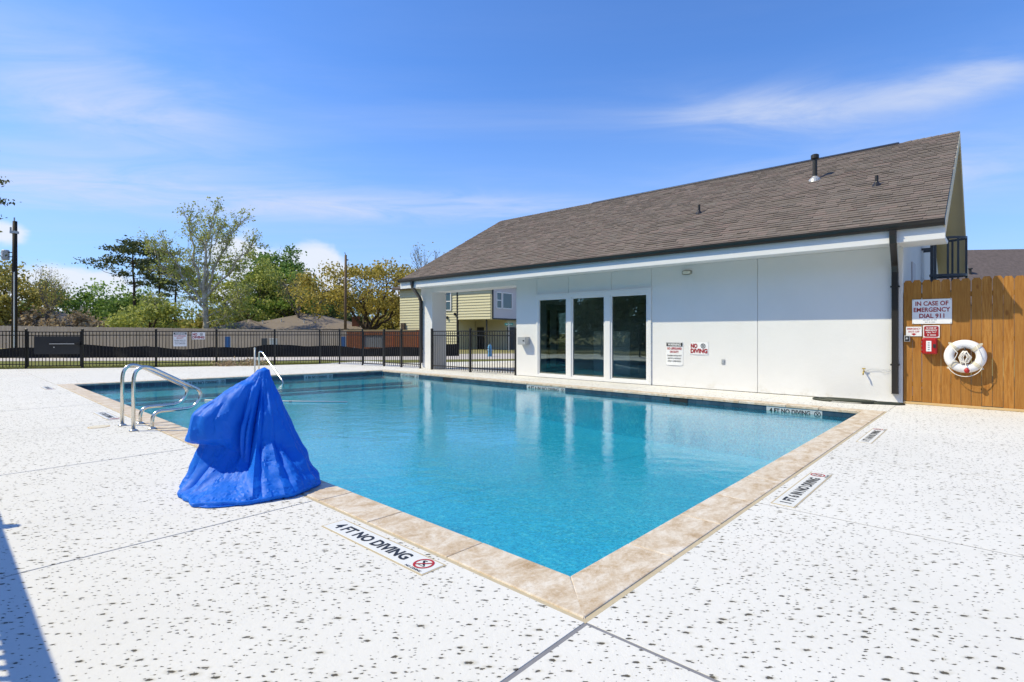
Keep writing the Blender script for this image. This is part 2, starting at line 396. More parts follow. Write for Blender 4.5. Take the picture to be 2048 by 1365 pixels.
def f_houseglass(nt):
    return bsdf(nt, (0.03, 0.06, 0.065), 0.05, 0, None, 0.9)
mat('house_glass', f_houseglass)
plain('room_wall', (0.82, 0.85, 0.78), 0.8, var=0.04)
plain('room_floor', (0.66, 0.66, 0.62), 0.5, var=0.1)
plain('door_dark', (0.26, 0.29, 0.27), 0.5, var=0.1)
def f_wood(light, dark, knot, grey=0.0):
    def f(nt):
        o = obj(nt); r = rnd(nt)
        off = nt.n('ShaderNodeCombineXYZ', ins={0: nt.math('MULTIPLY', r, 13.0), 1: nt.math('MULTIPLY', r, 57.0), 2: nt.math('MULTIPLY', r, 29.0)}).outputs[0]
        q = nt.vmath('ADD', o, off)
        st = nt.n('ShaderNodeMapping', ins={'Vector': q, 'Scale': (14, 14, 0.9)}).outputs[0]
        g = nt.noise(st, 3.2, 6, 0.65, 0.5); g2 = nt.noise(st, 14, 4, 0.7)
        c = nt.mix(nt.mr(g, 0.3, 0.72), dark, light)
        c = nt.mix(nt.math('MULTIPLY', nt.mr(g2, 0.52, 0.72), 0.45), c, tuple(k * .62 for k in dark))
        c = nt.mix(nt.mr(r, 0, 1, 0, 0.85), c, nt.mix(g, tuple(k * .75 for k in dark), tuple(k * .88 for k in light)))
        kv = nt.n('ShaderNodeMapping', ins={'Vector': q, 'Scale': (5.5, 5.5, 2.4)}).outputs[0]
        vo = nt.n('ShaderNodeTexVoronoi', ins={'Vector': kv, 'Scale': 1.0}); sp = nt.n('ShaderNodeSeparateColor', ins={0: vo.outputs['Color']})
        k = nt.math('MULTIPLY', nt.mr(vo.outputs['Distance'], 0.17, 0.07), nt.math('GREATER_THAN', sp.outputs[0], 0.62))
        c = nt.mix(nt.math('MULTIPLY', k, 0.75), c, knot)
        return bsdf(nt, c, 0.75, 0, bump(nt, g2, 0.25, 0.003), 0.2)
    return f
mat('cedar', f_wood((0.50, 0.245, 0.060), (0.315, 0.125, 0.024), (0.20, 0.075, 0.02)))
mat('weathered_wood', f_wood((0.56, 0.48, 0.41), (0.36, 0.30, 0.25), (0.22, 0.17, 0.14)))
mat('red_cedar', f_wood((0.60, 0.22, 0.09), (0.44, 0.13, 0.05), (0.15, 0.05, 0.03)))
mat('pole_wood', f_wood((0.055, 0.045, 0.036), (0.026, 0.021, 0.017), (0.02, 0.015, 0.012)))
mat('pole_brown', f_wood((0.22, 0.15, 0.09), (0.12, 0.08, 0.05), (0.07, 0.05, 0.03)))
plain('pale_lumber', (0.60, 0.42, 0.20), 0.75, var=0.12)
def f_vinyl(nt):
    p = pos(nt)
    c = nt.mix(nt.noise(p, 3.0, 4), (0.002, 0.135, 0.68), (0.004, 0.170, 0.78))
    st = nt.n('ShaderNodeMapping', ins={'Vector': p, 'Rotation': (0.5, 0.3, 0.6), 'Scale': (1.0, 1.0, 0.45)}).outputs[0]
    w = nt.math('ABSOLUTE', nt.math('SUBTRACT', nt.noise(st, 6.5, 3, 0.5, 0.9), 0.5))
    w2 = nt.math('ABSOLUTE', nt.math('SUBTRACT', nt.noise(p, 15.0, 2, 0.5, 0.6), 0.5))
    h = nt.math('ADD', nt.mr(w, 0.0, 0.10, 1.0, 0.0), nt.math('MULTIPLY', nt.mr(w2, 0.0, 0.09, 1.0, 0.0), 0.35))
    h = nt.math('ADD', nt.math('MULTIPLY', h, nt.mr(nt.noise(p, 2.2, 2), 0.42, 0.62)), nt.math('MULTIPLY', nt.noise(p, 420, 2), .03))
    s = bsdf(nt, c, 0.55, 0, bump(nt, h, 0.14, 0.007), 0.3)
    tl = nt.n('ShaderNodeBsdfTranslucent', ins={'Color': (0.01, 0.20, 0.85, 1)}).outputs[0]
    return nt.n('ShaderNodeMixShader', ins={0: 0.05, 1: s, 2: tl}).outputs[0]
mat('blue_vinyl', f_vinyl)
plain('sign_white', (0.83, 0.83, 0.83), 0.45, var=0.02)
plain('sign_red', (0.42, 0.018, 0.020), 0.5, var=0.05)
plain('sign_darkred', (0.33, 0.010, 0.014), 0.5, var=0.05)
plain('ink_black', (0.014, 0.014, 0.016), 0.5, var=0.1)
plain('ink_grey', (0.33, 0.36, 0.40), 0.5, var=0.1)
plain('marker_white', (0.74, 0.74, 0.71), 0.35, var=0.06, scale=14)
plain('marker_tile', (0.50, 0.54, 0.55), 0.3, var=0.1, scale=14)
plain('box_red', (0.40, 0.012, 0.012), 0.35, var=0.05)
plain('buoy_white', (0.82, 0.82, 0.83), 0.4, var=0.03)
plain('rope_white', (0.78, 0.75, 0.70), 0.8, var=0.1, scale=40)
plain('strap_beige', (0.66, 0.60, 0.47), 0.7, var=0.08)
plain('brass', (0.45, 0.33, 0.09), 0.35, 0.7, var=0.1)
plain('hose_green', (0.035, 0.042, 0.028), 0.5, var=0.2)
plain('lens_cream', (0.70, 0.69, 0.60), 0.3, var=0.03)
plain('lens_rim', (0.32, 0.31, 0.26), 0.4, var=0.05)
plain('concrete_road', (0.52, 0.475, 0.435), 0.9, var=0.10, scale=1.2)
plain('concrete_walk', (0.66, 0.65, 0.62), 0.9, var=0.08, scale=1.5)
plain('silt_fabric', (0.008, 0.008, 0.009), 0.9, var=0.35, scale=3)
def f_ground(a, b, c3):
    def f(nt):
        p = pos(nt); n = nt.noise(p, 0.35, 6, 0.65); g = nt.noise(p, 9, 4, 0.7)
        c = nt.mix(nt.mr(n, 0.35, 0.68), a, b); c = nt.mix(nt.math('MULTIPLY', g, 0.6), c, c3)
        return bsdf(nt, c, 0.95, 0, bump(nt, g, 0.8, 0.05), 0.1)
    return f
mat('dry_ground', f_ground((0.34, 0.30, 0.15), (0.24, 0.25, 0.09), (0.20, 0.17, 0.09)))
mat('lawn', f_ground((0.16, 0.175, 0.045), (0.24, 0.225, 0.075), (0.13, 0.14, 0.04)))
plain('siding_green', (0.58, 0.54, 0.34), 0.6, var=0.04)
plain('siding_beige', (0.48, 0.44, 0.30), 0.7, var=0.05)
plain('panel_lilac', (0.58, 0.55, 0.56), 0.6, var=0.03)
plain('trim_black', (0.012, 0.012, 0.013), 0.5)
plain('roof_brown', (0.20, 0.165, 0.135), 0.95, var=0.22, scale=1.6)
plain('roof_dark', (0.120, 0.095, 0.090), 0.95, var=0.5, scale=5)
plain('brick_red', (0.22, 0.085, 0.055), 0.85, var=0.3, scale=5)
plain('wall_brick', (0.36, 0.25, 0.19), 0.85, var=0.15, scale=3)
plain('sign_green', (0.03, 0.30, 0.22), 0.5)
plain('hydrant_blue', (0.10, 0.30, 0.50), 0.5)
plain('blue_plastic', (0.05, 0.17, 0.42), 0.5)
plain('white_plastic', (0.72, 0.71, 0.66), 0.5)
plain('transformer_grey', (0.50, 0.51, 0.52), 0.5)
plain('wire_black', (0.02, 0.02, 0.02), 0.6)
def f_bark(a, b, scale=6.0):
    def f(nt):
        p = obj(nt); n = nt.noise(p, scale, 5, 0.65)
        return bsdf(nt, nt.mix(nt.mr(n, 0.35, 0.65), a, b), 0.95, 0, bump(nt, n, 0.6, 0.04), 0.1)
    return f
mat('bark_brown', f_bark((0.055, 0.042, 0.032), (0.13, 0.10, 0.075)))
mat('bark_pine', f_bark((0.05, 0.034, 0.026), (0.12, 0.075, 0.055)))
mat('bark_pale', f_bark((0.28, 0.24, 0.17), (0.60, 0.56, 0.48), 1.4))
mat('bark_grey', f_bark((0.13, 0.11, 0.095), (0.24, 0.21, 0.19)))
def f_leaf(a, b, c3, tr=0.35):
    def f(nt):
        r = nt.n('ShaderNodeNewGeometry').outputs['Random Per Island']
        n = nt.noise(pos(nt), 0.45, 3)
        c = nt.ramp(r, (0, a), (0.5, b), (1, c3)); c = nt.mix(nt.mr(n, 0.3, 0.7, 0.0, 0.5), c, nt.mix(r, tuple(k * .8 for k in a), b))
        d = bsdf(nt, c, 0.6, 0, None, 0.25)
        t = nt.n('ShaderNodeBsdfTranslucent', ins={'Color': c}).outputs[0]
        return nt.n('ShaderNodeMixShader', ins={0: tr, 1: d, 2: t}).outputs[0]
    return f
mat('leaf_yellowgreen', f_leaf((.29,.33,.07), (.44,.48,.11), (.57,.58,.18)))
mat('leaf_olive', f_leaf((0.3, 0.27, 0.06), (0.44, 0.38, 0.09), (0.56, 0.48, 0.15)))
mat('leaf_green', f_leaf((0.09, 0.16, 0.032), (0.16, 0.27, 0.055), (0.26, 0.38, 0.09)))
mat('leaf_bright', f_leaf((0.18, 0.29, 0.05), (0.29, 0.43, 0.085), (0.41, 0.53, 0.14)))
mat('leaf_orange', f_leaf((.30,.25,.05), (.48,.39,.08), (.60,.48,.13)))
mat('leaf_pine', f_leaf((0.055, 0.08, 0.026), (0.11, 0.135, 0.042), (0.19, 0.2, 0.065), 0.2))
mat('leaf_dark', f_leaf((0.10, 0.14, 0.055), (0.18, 0.23, 0.08), (0.27, 0.31, 0.12), 0.3))
mat('leaf_brown', f_leaf((0.34, 0.25, 0.15), (0.46, 0.35, 0.21), (0.56, 0.45, 0.3)))
mat('grass_blade', f_leaf((0.13, 0.15, 0.03), (0.20, 0.20, 0.05), (0.30, 0.26, 0.09)))

# ================================================================== GROUND
QN, QR, QL, QB = Vector((0, 0)), Vector((8.65, -0.05)), Vector((0.15, 16.6)), Vector((8.84, 15.0))
CW = 0.325                                     # coping width
def sheet(name, polys, z, m, mw=PF, label=None):
    mb = MB()
    for pl in polys: mb.add([(x, y, z) for x, y in pl], [tuple(range(len(pl)))])
    o = mb.build(name, MAT[m], None, mw=mw); tag(o, kind='structure'); return o
hole = (-0.40, 9.2, -0.40, 17.2)
def ringpolys(x0, x1, y0, y1, h=hole):
    a, b, c, d = h
    return [[(x0, y0), (x1, y0), (x1, c), (x0, c)], [(x0, d), (x1, d), (x1, y1), (x0, y1)], [(x0, c), (a, c), (a, d), (x0, d)], [(b, c), (x1, c), (x1, d), (b, d)]]
sheet('ground', ringpolys(-700, 700, -700, 700), -0.135, 'dry_ground')
I4 = Matrix.Identity(4)
sheet('street', [[(-120, 33.5), (-120, 24.0), (-7.5, 29.5), (14, 33), (60, 39), (60, 48), (14, 41.5), (-6.2, 37.5), (-30, 33.2)]], -0.120, 'concrete_road', I4)
sheet('lawn', [[(-60, 25.5), (-60, 10), (-26, 14), (-16.5, 20.6), (-9.5, 23.3), (-4.5, 22), (0, 23.4), (6, 27), (24, 31), (60, 37.5), (60, 39.0), (14, 32.8), (-7.5, 29.4)]], -0.116, 'lawn', I4)
# ---- deck: joint filler sheet with slabs as pieces
FE = [(-3.9, 29.0), (0.0, 25.95), (1.5, 24.75), (3.7, 23.45), (5.65, 22.3), (7.6, 21.2), (9.3, 20.55), (9.75, 19.9)]   # deck edge near the iron fence
deck = sheet('pool_deck', [[(-4.4, -8), (10.6, -8), (10.6, -0.33), (-4.4, -0.33)], [(-4.4, -0.33), (-0.33, -0.33), (-0.16, 16.9), (-3.9, 29.0)],
                           [(8.98, -0.3), (10.55, -0.3), (10.55, 15.3), (9.15, 15.3)]], -0.0032, 'joint_sealant')
slab_i = 0
def slab(poly, gap=0.008):
    """one cast slab: polygon shrunk by half the joint width, thick, with eased edges"""
    global slab_i
    n = len(poly); pts = [Vector(p) for p in poly]; g = gap if hasattr(gap, '__len__') else [gap] * n
    out = []
    for i in range(n):
        a, b, c = pts[i - 1], pts[i], pts[(i + 1) % n]
        d1, d2 = (b - a).normalized(), (c - b).normalized()
        n1, n2 = Vector((-d1.y, d1.x)), Vector((-d2.y, d2.x))
        g1, g2 = g[i - 1], g[i]
        # intersection of offset lines
        p1, p2 = b + n1 * g1, b + n2 * g2
        cr = d1.x * d2.y - d1.y * d2.x
        if abs(cr) < 1e-4: out.append(p1)
        else:
            t = ((p2 - p1).x * d2.y - (p2 - p1).y * d2.x) / cr; out.append(p1 + d1 * t)
    o = MB().prism([(p.x, p.y) for p in out], -0.11, 0.0).build('slab', MAT['deck_concrete'], deck, bevel=0.0012, bseg=1)
    o.matrix_parent_inverse = PF.inverted() @ PF
    o.matrix_local = Matrix.Translation((0, 0, random.uniform(-0.0006, 0.0008)))
    slab_i += 1
eo = -0.345; fo = -0.345                       # deck edge beside the coping
vj = [fo, 2.40, 5.42, 8.42, 11.3, 14.1, 16.95]
for a, b in zip(vj[:-1], vj[1:]):
    ua, ub = eo + 0.010 * max(a, 0), eo + 0.010 * b
    slab([(-4.4, a), (ua, a), (ub, b), (-4.4, b)], [0.012 if a == fo else 0.008, 0.0, 0.008, 0.004])
slab([(-4.4, 16.95), (-0.18, 16.95), (-0.18, 21.6), (-4.4, 21.6)])
slab([(-4.4, 21.6), (-0.18, 21.6), (-0.18, 26.1), (-4.4, 29.35)])
uj = [eo, 2.12, 4.45, 6.95, 9.35, 10.60]
for a, b in zip(uj[:-1], uj[1:]):
    slab([(a, -3.6), (b, -3.6), (b, fo - 0.006 * b), (a, fo - 0.006 * a)], [0.008, 0.008, 0.0, 0.011 if a == eo else 0.008])
    slab([(a, -8), (b, -8), (b, -3.6), (a, -3.6)])
slab([(-4.4, -3.6), (eo, -3.6), (eo, fo), (-4.4, fo)], [0.005, 0.011, 0.012, 0.004]); slab([(-4.4, -8), (eo, -8), (eo, -3.6), (-4.4, -3.6)])
bj = [fo - 0.055, 1.75, 4.9, 7.9, 10.6, 13.2, 15.36]
def ub_(v): return 8.985 + 0.0127 * v
for a, b in zip(bj[:-1], bj[1:]): slab([(ub_(a), a), (10.60, a), (10.60, b), (ub_(b), b)], [0.004, 0, 0.004, 0.0])
# porch floor (breezeway) and far slabs up to the fence line
for a, b in ((-0.46, 4.6), (4.6, 9.8), (9.8, 12.4), (12.4, 15.36)):
    if a >= 9.7:
        for c, d in ((10.60, 13.2), (13.2, 16.2), (16.2, 20.0)): slab([(c, a), (d, a), (d, b), (c, b)])
L2, B2 = Vector((-0.18, 16.95)), Vector((9.18, 15.36))
def lb(u): return L2.y + (B2.y - L2.y) * (u - L2.x) / (B2.x - L2.x)
def fe(u):
    for (x0, y0), (x1, y1) in zip(FE[:-1], FE[1:]):
        if x0 <= u <= x1: return y0 + (y1 - y0) * (u - x0) / (x1 - x0)
    return FE[-1][1]
us = [-0.18, 2.6, 5.3, 7.9, 9.18]
for a, b in zip(us[:-1], us[1:]): slab([(a, lb(a)), (b, lb(b)), (b, fe(b)), (a, fe(a))], [0, .005, .005, .005])
slab([(9.18, 15.36), (12.2, 15.36), (12.2, 18.2), (9.18, 18.2)]); slab([(9.18, 18.2), (12.2, 18.2), (12.2, 21.4), (9.18, fe(9.18))])
sheet('sidewalk', [[(12.2, 14.0), (26, 11.0), (26, 13.4), (12.2, 20.5)], [(20.0, 9.8), (30, 7), (30, 11), (20.0, 14.0)]], -0.10, 'concrete_walk')

# ================================================================== POOL
pool = thing('swimming_pool', at(0, 0), 'rectangular swimming pool with travertine coping beside the white building', 'swimming pool')
WZ = -0.13
def off_edge(a, b, d):
    t = (b - a).normalized(); nn = Vector((t.y, -t.x)); return a + nn * d, b + nn * d
# outward side: going N->R->B->L the interior is on the left
edges = [(QN, QR), (QR, QB), (QB, QL), (QL, QN)]
def inter(p1, d1, p2, d2):
    cr = d1.x * d2.y - d1.y * d2.x; t = ((p2 - p1).x * d2.y - (p2 - p1).y * d2.x) / cr; return p1 + d1 * t
def outset(d):
    res = []
    for i in range(4):
        a0, b0 = off_edge(*edges[i - 1], d); a1, b1 = off_edge(*edges[i], d)
        res.append(inter(a0, b0 - a0, a1, b1 - a1))
    return res                                   # N,R,B,L corners
OUT = outset(CW); TIL = outset(0.02)
rs = random.Random(3)
joints = {0: [0.0, 0.62, 1.12, 1.78, 2.55, 3.2], 3: None}
for e, (a, b) in enumerate(edges):
    oa, ob = OUT[e], OUT[(e + 1) % 4]
    Lh = (b - a).length; cuts = [0.0]; x = 0.0
    if e == 3: cuts = [0.0]
    while True:
        x += rs.uniform(0.55, 0.95)
        if x > Lh - 0.5: break
        cuts.append(x)
    cuts.append(Lh)
    if e == 3: cuts = [0.0] + sorted(Lh - c for c in [0.72, 1.62, 2.36, 3.1] + [3.1 + 0.74 * k + rs.uniform(-.12, .12) for k in range(1, 18)]) + [Lh]
    d = (b - a) / Lh
    t0 = (oa - a).dot(d); t1 = (ob - a).dot(d)   # mitred ends
    nn = Vector((d.y, -d.x))
    for i, (s0, s1) in enumerate(zip(cuts[:-1], cuts[1:])):
        g = 0.0028
        o0 = t0 if i == 0 else s0 + g; o1 = t1 if i == len(cuts) - 2 else s1 - g
        i0 = s0 + (g if i else 0.0012); i1 = s1 - (g if i < len(cuts) - 2 else 0.0012)
        if i == 0: o0 += 0.0012
        if i == len(cuts) - 2: o1 -= 0.0012
        mid = a + d * ((s0 + s1) / 2) + nn * CW / 2
        q = [a + d * i0, a + d * o0 + nn * (CW - .012), a + d * o1 + nn * (CW - .012), a + d * i1]
        q = [(p.x - mid.x, p.y - mid.y) for p in q]
        st = MB().prism(list(reversed(q)) if False else q, -0.045, 0.004 + rs.uniform(-.001, .0012)).build('coping_stone', MAT['travertine'], pool, bevel=0.007)
        st.location = (mid.x, mid.y, 0)
# mortar bed and grout line outside the stones
mb = MB()
for e in range(4):
    a, b = edges[e]; oa, ob = OUT[e], OUT[(e + 1) % 4]
    ex_a = oa + (oa - a) * 0.06; ex_b = ob + (ob - b) * 0.06
    mb.add([(a.x, a.y, -0.012), (ex_a.x, ex_a.y, -0.0018), (ex_b.x, ex_b.y, -0.0018), (b.x, b.y, -0.012)], [(0, 1, 2, 3)])
mb.build('grout_bed', MAT['grout_tan'], pool)
# shell
FLOOR = -1.12
mb = MB(); c4 = TIL
mb.add([(p.x, p.y, FLOOR) for p in c4], [(0, 1, 2, 3)])
for e in range(4):
    a, b = c4[e], c4[(e + 1) % 4]
    mb.add([(a.x, a.y, -0.02), (b.x, b.y, -0.02), (b.x, b.y, FLOOR), (a.x, a.y, FLOOR)], [(3, 2, 1, 0)])
mb.build('shell', MAT['pool_plaster'], pool)
# sun shelf and steps along the far end
def farband(d0, d1, z0, z1):
    A, Bq = QL, QB; d = (Bq - A).normalized(); nn = Vector((d.y, -d.x))     # towards the near end
    A0 = inter(A + nn * d0, d, QN, QL - QN); B0 = inter(A + nn * d0, d, QR, QB - QR); A1 = inter(A + nn * d1, d, QN, QL - QN); B1 = inter(A + nn * d1, d, QR, QB - QR)
    return MB().prism([(A1.x, A1.y), (B1.x, B1.y), (B0.x, B0.y), (A0.x, A0.y)], z0, z1)
farband(-0.015, 1.75, FLOOR - .02, WZ - 0.16).build('sun_shelf', MAT['pool_plaster'], pool)
farband(1.75, 2.10, FLOOR - .02, WZ - 0.26).build('step', MAT['pool_plaster'], pool)
# floor slopes down from the step towards the near end
def fl(d, z):
    A = QL; dd = (QB - QL).normalized(); nn = Vector((dd.y, -dd.x)); a_ = inter(A + nn * d, dd, TIL[0], TIL[3] - TIL[0]); b_ = inter(A + nn * d, dd, TIL[1], TIL[2] - TIL[1]); return (a_.x, a_.y, z), (b_.x, b_.y, z)
sl = MB(); rows = [fl(2.10, WZ - .33), fl(4.0, WZ - .50), fl(6.5, WZ - .74), fl(9.0, WZ - .90), fl(11.5, FLOOR + .004)]
sl.add([p for r_ in rows for p in r_], [(2 * i, 2 * i + 2, 2 * i + 3, 2 * i + 1) for i in range(4)]); sl.build('sloped_floor', MAT['pool_plaster'], pool)
# waterline tiles: the two sides that face the camera are single tiles
TS = 0.1524
tile_me = MB().box(-TS / 2 + .0015, TS / 2 - .0015, -0.004, 0.006, -TS / 2 + .0015, TS / 2 - .0015).mesh('tile', MAT['blue_tile'])
def tiles(a, b, single, skip=()):
    d = (b - a).normalized(); Lh = (b - a).length; n = int(Lh / TS); ang = math.atan2(d.y, d.x); k0 = (Lh - n * TS) / 2; joined = MB()
    for i in range(n):
        s = k0 + (i + .5) * TS
        if any(x0 - .02 < s < x1 + .02 for x0, x1 in skip): continue
        p = a + d * s
        if single:
            o = link('tile', tile_me, pool); o.matrix_local = Matrix.Translation((p.x, p.y, -0.047 - TS / 2)) @ Matrix.Rotation(ang, 4, 'Z')
        else:
            M = Matrix.Translation((p.x, p.y, -0.047 - TS / 2)) @ Matrix.Rotation(ang, 4, 'Z')
            t = MB().box(-TS / 2 + .0015, TS / 2 - .0015, -0.004, 0.006, -TS / 2 + .0015, TS / 2 - .0015); joined.add([M @ Vector(v) for v in t.v], t.f)
    if not single: tag(joined.build('tile_row', MAT['blue_tile'], pool), kind='stuff')
mk_R = [(0.63, 1.61, '4 FT NO DIVING'), (6.60, 7.94, '4 FT 6 IN NO DIVING'), (12.89, 13.94, '4 FT NO DIVING')]
sk_R = [(3.24, 3.66), (11.08, 11.57)]
mk_B = [(2.60, 3.64, '6 IN NO DIVING'), (6.0, 6.98, '6 IN NO DIVING')]
LBlen = (QB - QL).length
tiles(TIL[1], TIL[2], True, [(a, b) for a, b, _ in mk_R] + sk_R)
tiles(TIL[2], TIL[3], True, [(LBlen - b, LBlen - a) for a, b, _ in mk_B])
tiles(TIL[3], TIL[0], False); tiles(TIL[0], TIL[1], False)
def wall_marker(a, b, s0, s1, txt, flip):
    """white depth-marker tiles let into the waterline; text faces the pool"""
    d = (b - a).normalized(); p = a + d * (s0 + s1) / 2; inn = Vector((-d.y, d.x)); x = -d if not flip else d
    # reading direction: with the pool side as viewer
    X = Vector((x.x, x.y, 0)); Y = Vector((0, 0, 1)); Z = X.cross(Y)
    M = Matrix((X, Y, Z)).transposed().to_4x4(); M.translation = Vector((p.x, p.y, -0.047 - TS / 2))
    Lm = s1 - s0; n = max(5, round(Lm / TS)); 
    root = MB()
    for i in range(n):
        t = MB().box(-Lm / 2 + Lm * i / n + .001, -Lm / 2 + Lm * (i + 1) / n - .001, -TS / 2 + .001, TS / 2 - .001, -0.004, 0.007); root.add([M @ Vector(v) for v in t.v], t.f)
    t = MB().box(-Lm / 2 - .16, Lm / 2 + .16, -TS / 2 + .001, TS / 2 - .001, -0.004, 0.003); root.add([M @ Vector(v) for v in t.v], t.f, 2)
    text_mb(root, txt, 0.112, M @ Matrix.Translation((-0.07, 0.004, .008)), 0.028, mi=1, fit=Lm - 0.26)
    no_dive(root, (Lm / 2 - .08, 0), .055, M @ Matrix.Translation((0, 0, .008)), 1, 1)
    root.build('depth_marker', [MAT['marker_tile'], MAT['ink_black'], MAT['blue_tile']], pool)
for s0, s1, t in mk_R: wall_marker(TIL[1], TIL[2], s0, s1, t, False)
for s0, s1, t in mk_B: wall_marker(TIL[2], TIL[3], LBlen - s1, LBlen - s0, t, False)
for s0, s1 in sk_R:
    d = (TIL[2] - TIL[1]).normalized(); a = TIL[1] + d * s0; b = TIL[1] + d * s1; inn = Vector((-d.y, d.x))
    m2 = MB(); q = [a, b, b + inn * .012, a + inn * .012]; m2.prism([(p.x, p.y) for p in q], -0.20, -0.185)
    m2.prism([(p.x, p.y) for p in [a, a + d * .02, a + d * .02 + inn * .012, a + inn * .012]], -0.185, -0.047)
    m2.prism([(p.x, p.y) for p in [b - d * .02, b, b + inn * .012, b - d * .02 + inn * .012]], -0.185, -0.047)
    m2.prism([(p.x, p.y) for p in [a - d * .16 - inn * .002, b + d * .16 - inn * .002, b + d * .16 + inn * .0005, a - d * .16 + inn * .0005]], -0.199, -0.048, 1)
    sk = m2.build('skimmer', [MAT['bronze_metal'], MAT['blue_tile']], pool)
    MB().prism([(p.x, p.y) for p in [a + d * .02 + inn * .001, b - d * .02 + inn * .001, b - d * .02 + inn * .003, a + d * .02 + inn * .003]], -0.185, -0.047).build('mouth_shade', MAT['trim_black'], sk)  # flat black plate: the shade inside the opening is put into its colour
# water surface
mb = MB(); wq = outset(0.013); mb.add([(p.x, p.y, WZ) for p in wq], [(0, 1, 2, 3)])
tag(mb.build('water', MAT['pool_water'], None, mw=PF), kind='structure')

# ---- depth markers set into the deck
def deck_marker(u, v, rot, Lm, txt, wd, label, small=True):
    o = thing('depth_marker', at(u, v, 0.0, rot), label, 'depth marker', 'depth markers set into the pool deck')
    MB().box(-Lm / 2, Lm / 2, -wd / 2, wd / 2, -0.004, 0.004).build('plate', MAT['marker_white'], o, bevel=.0015)
    MB().box(-Lm / 2 - .012, Lm / 2 + .012, -wd / 2 - .012, wd / 2 + .012, -0.006, 0.0022).build('setting_bed', MAT['grout_tan'], o)
    t = MB(); M = Matrix.Translation((-0.085, 0, .004)); text_mb(t, txt, wd * .74, M, 0.034, fit=Lm - .30)
    s = MB(); no_dive(s, (Lm / 2 - .10, .01), wd * .40, Matrix.Translation((0, 0, .004)), 1, 0)
    t.build('lettering', MAT['ink_black'], o)
    if small: text_mb(s, 'NO DIVING', .028, Matrix.Translation((Lm / 2 - .10, -wd * .43, .004)), .012)
    s.build('symbol', [MAT['ink_black'], MAT['sign_red']], o)
deck_marker(-0.475, 1.22, -math.pi / 2, 1.14, '4 FT NO DIVING', 0.165, 'white 4 ft no diving deck tile beside the blue-covered lift')
deck_marker(2.84, -0.53, 0, 1.30, '1 FT 6 IN NO DIVING', 0.16, 'white 1 ft 6 in no diving deck tile at the slab joint')
deck_marker(6.2, -0.57, 0, 1.30, '1 FT 6 IN NO DIVING', 0.15, 'white 1 ft 6 in no diving deck tile closer to the wooden fence')
deck_marker(-0.46, 9.25, -math.pi / 2, 1.14, '4 FT NO DIVING', 0.165, 'white 4 ft no diving deck tile beside the steel handrails')
deck_marker(-0.46, 15.9, -math.pi / 2, 1.0, '3 FT NO DIVING', 0.165, 'small worn no diving deck tile near the far left pool corner')

# ================================================================== POOL HOUSE
WU, V0, V1 = 10.48, -0.46, 9.80
house = thing('pool_house', at(WU, 4.6, 0.0), 'white stucco pool house with brown shingle roof and open porch', 'building')
HM = Matrix.Translation((-WU, -4.6, 0))         # pool frame -> house local
def hp(mb, name, m, bevel=0.0, parent=None, smooth=False):
    o = mb.build(name, [MAT[x] for x in m] if isinstance(m, list) else MAT[m], parent or house, smooth=smooth, bevel=bevel, mw=(HM if parent is None else None))
    return o
TH = 0.12; TOPW = 3.12; g = 0.004
W0, W1, WT = 4.96, 8.92, 2.57
def panel(v0, v1, h0, h1): hp(MB().box(WU, WU + TH, v0 + g, v1 - g, h0, h1), 'wall_panel', 'white_stucco', 0.006)
panel(V0, 2.27, 0.012, TOPW); panel(2.27, W0, 0.012, TOPW)
for a, b in ((W0, 6.19), (6.19, 7.69), (7.69, W1)): panel(a, b, WT + .004, TOPW)
panel(W1, V1, 0.012, TOPW)
BK = 19.8
hp(MB().box(WU + TH, WU + TH + .08, V0 + .01, W0 - .02, 0, TOPW).box(WU + TH, WU + TH + .08, W1 + .02, V1 - .02, 0, TOPW).box(WU + TH, WU + TH + .08, W0 - .02, W1 + .02, WT + .02, TOPW), 'backing_wall', 'room_wall')
hp(MB().box(WU + .003, BK, V0, V0 + .14, 0, 3.115), 'end_wall', 'white_stucco')
hp(MB().box(BK - .14, BK, V0 + .14, 4.2, 0, 3.0).box(BK - .14, BK, 9.0, V1 - .15, 0, 3.0).box(BK - .14, BK, 4.2, 9.0, 0, .5).box(BK - .14, BK, 4.2, 9.0, 2.5, 3.0), 'back_wall', 'white_stucco')
bw_ = hp(MB().box(BK - .16, BK + .02, 4.2, 4.27, .5, 2.5).box(BK - .16, BK + .02, 8.93, 9.0, .5, 2.5).box(BK - .16, BK + .02, 6.55, 6.65, .5, 2.5).box(BK - .16, BK + .02, 4.27, 8.93, .5, .57).box(BK - .16, BK + .02, 4.27, 8.93, 2.43, 2.5), 'added_back_window', 'window_vinyl')  # unseen window opening, added to let more light into the room
hp(MB().box(BK - .075, BK - .07, 4.25, 8.95, .55, 2.45), 'pane', 'tinted_glass', parent=bw_)
# porch side wall with its glazed double door
D0, D1, DH = 11.86, 13.22, 2.40
hp(MB().box(WU + TH + .085, D0, V1 - .15, V1 - .004, 0, TOPW).box(D1, BK, V1 - .15, V1 - .004, 0, TOPW).box(D0, D1, V1 - .15, V1 - .004, DH, TOPW), 'porch_wall', 'white_stucco')
dr = hp(MB().box(D0, D0 + .10, V1 - .12, V1 - .06, 0, DH).box(D1 - .10, D1, V1 - .12, V1 - .06, 0, DH).box(D0 + .30, D0 + .62, V1 - .12, V1 - .06, 0, DH)
        .box(D0 + .10, D0 + .30, V1 - .12, V1 - .06, 0, .22).box(D0 + .62, D1 - .10, V1 - .12, V1 - .06, 0, .22).box(D0 + .10, D0 + .30, V1 - .12, V1 - .06, 2.2, DH).box(D0 + .62, D1 - .10, V1 - .12, V1 - .06, 2.2, DH), 'porch_door', 'door_dark')
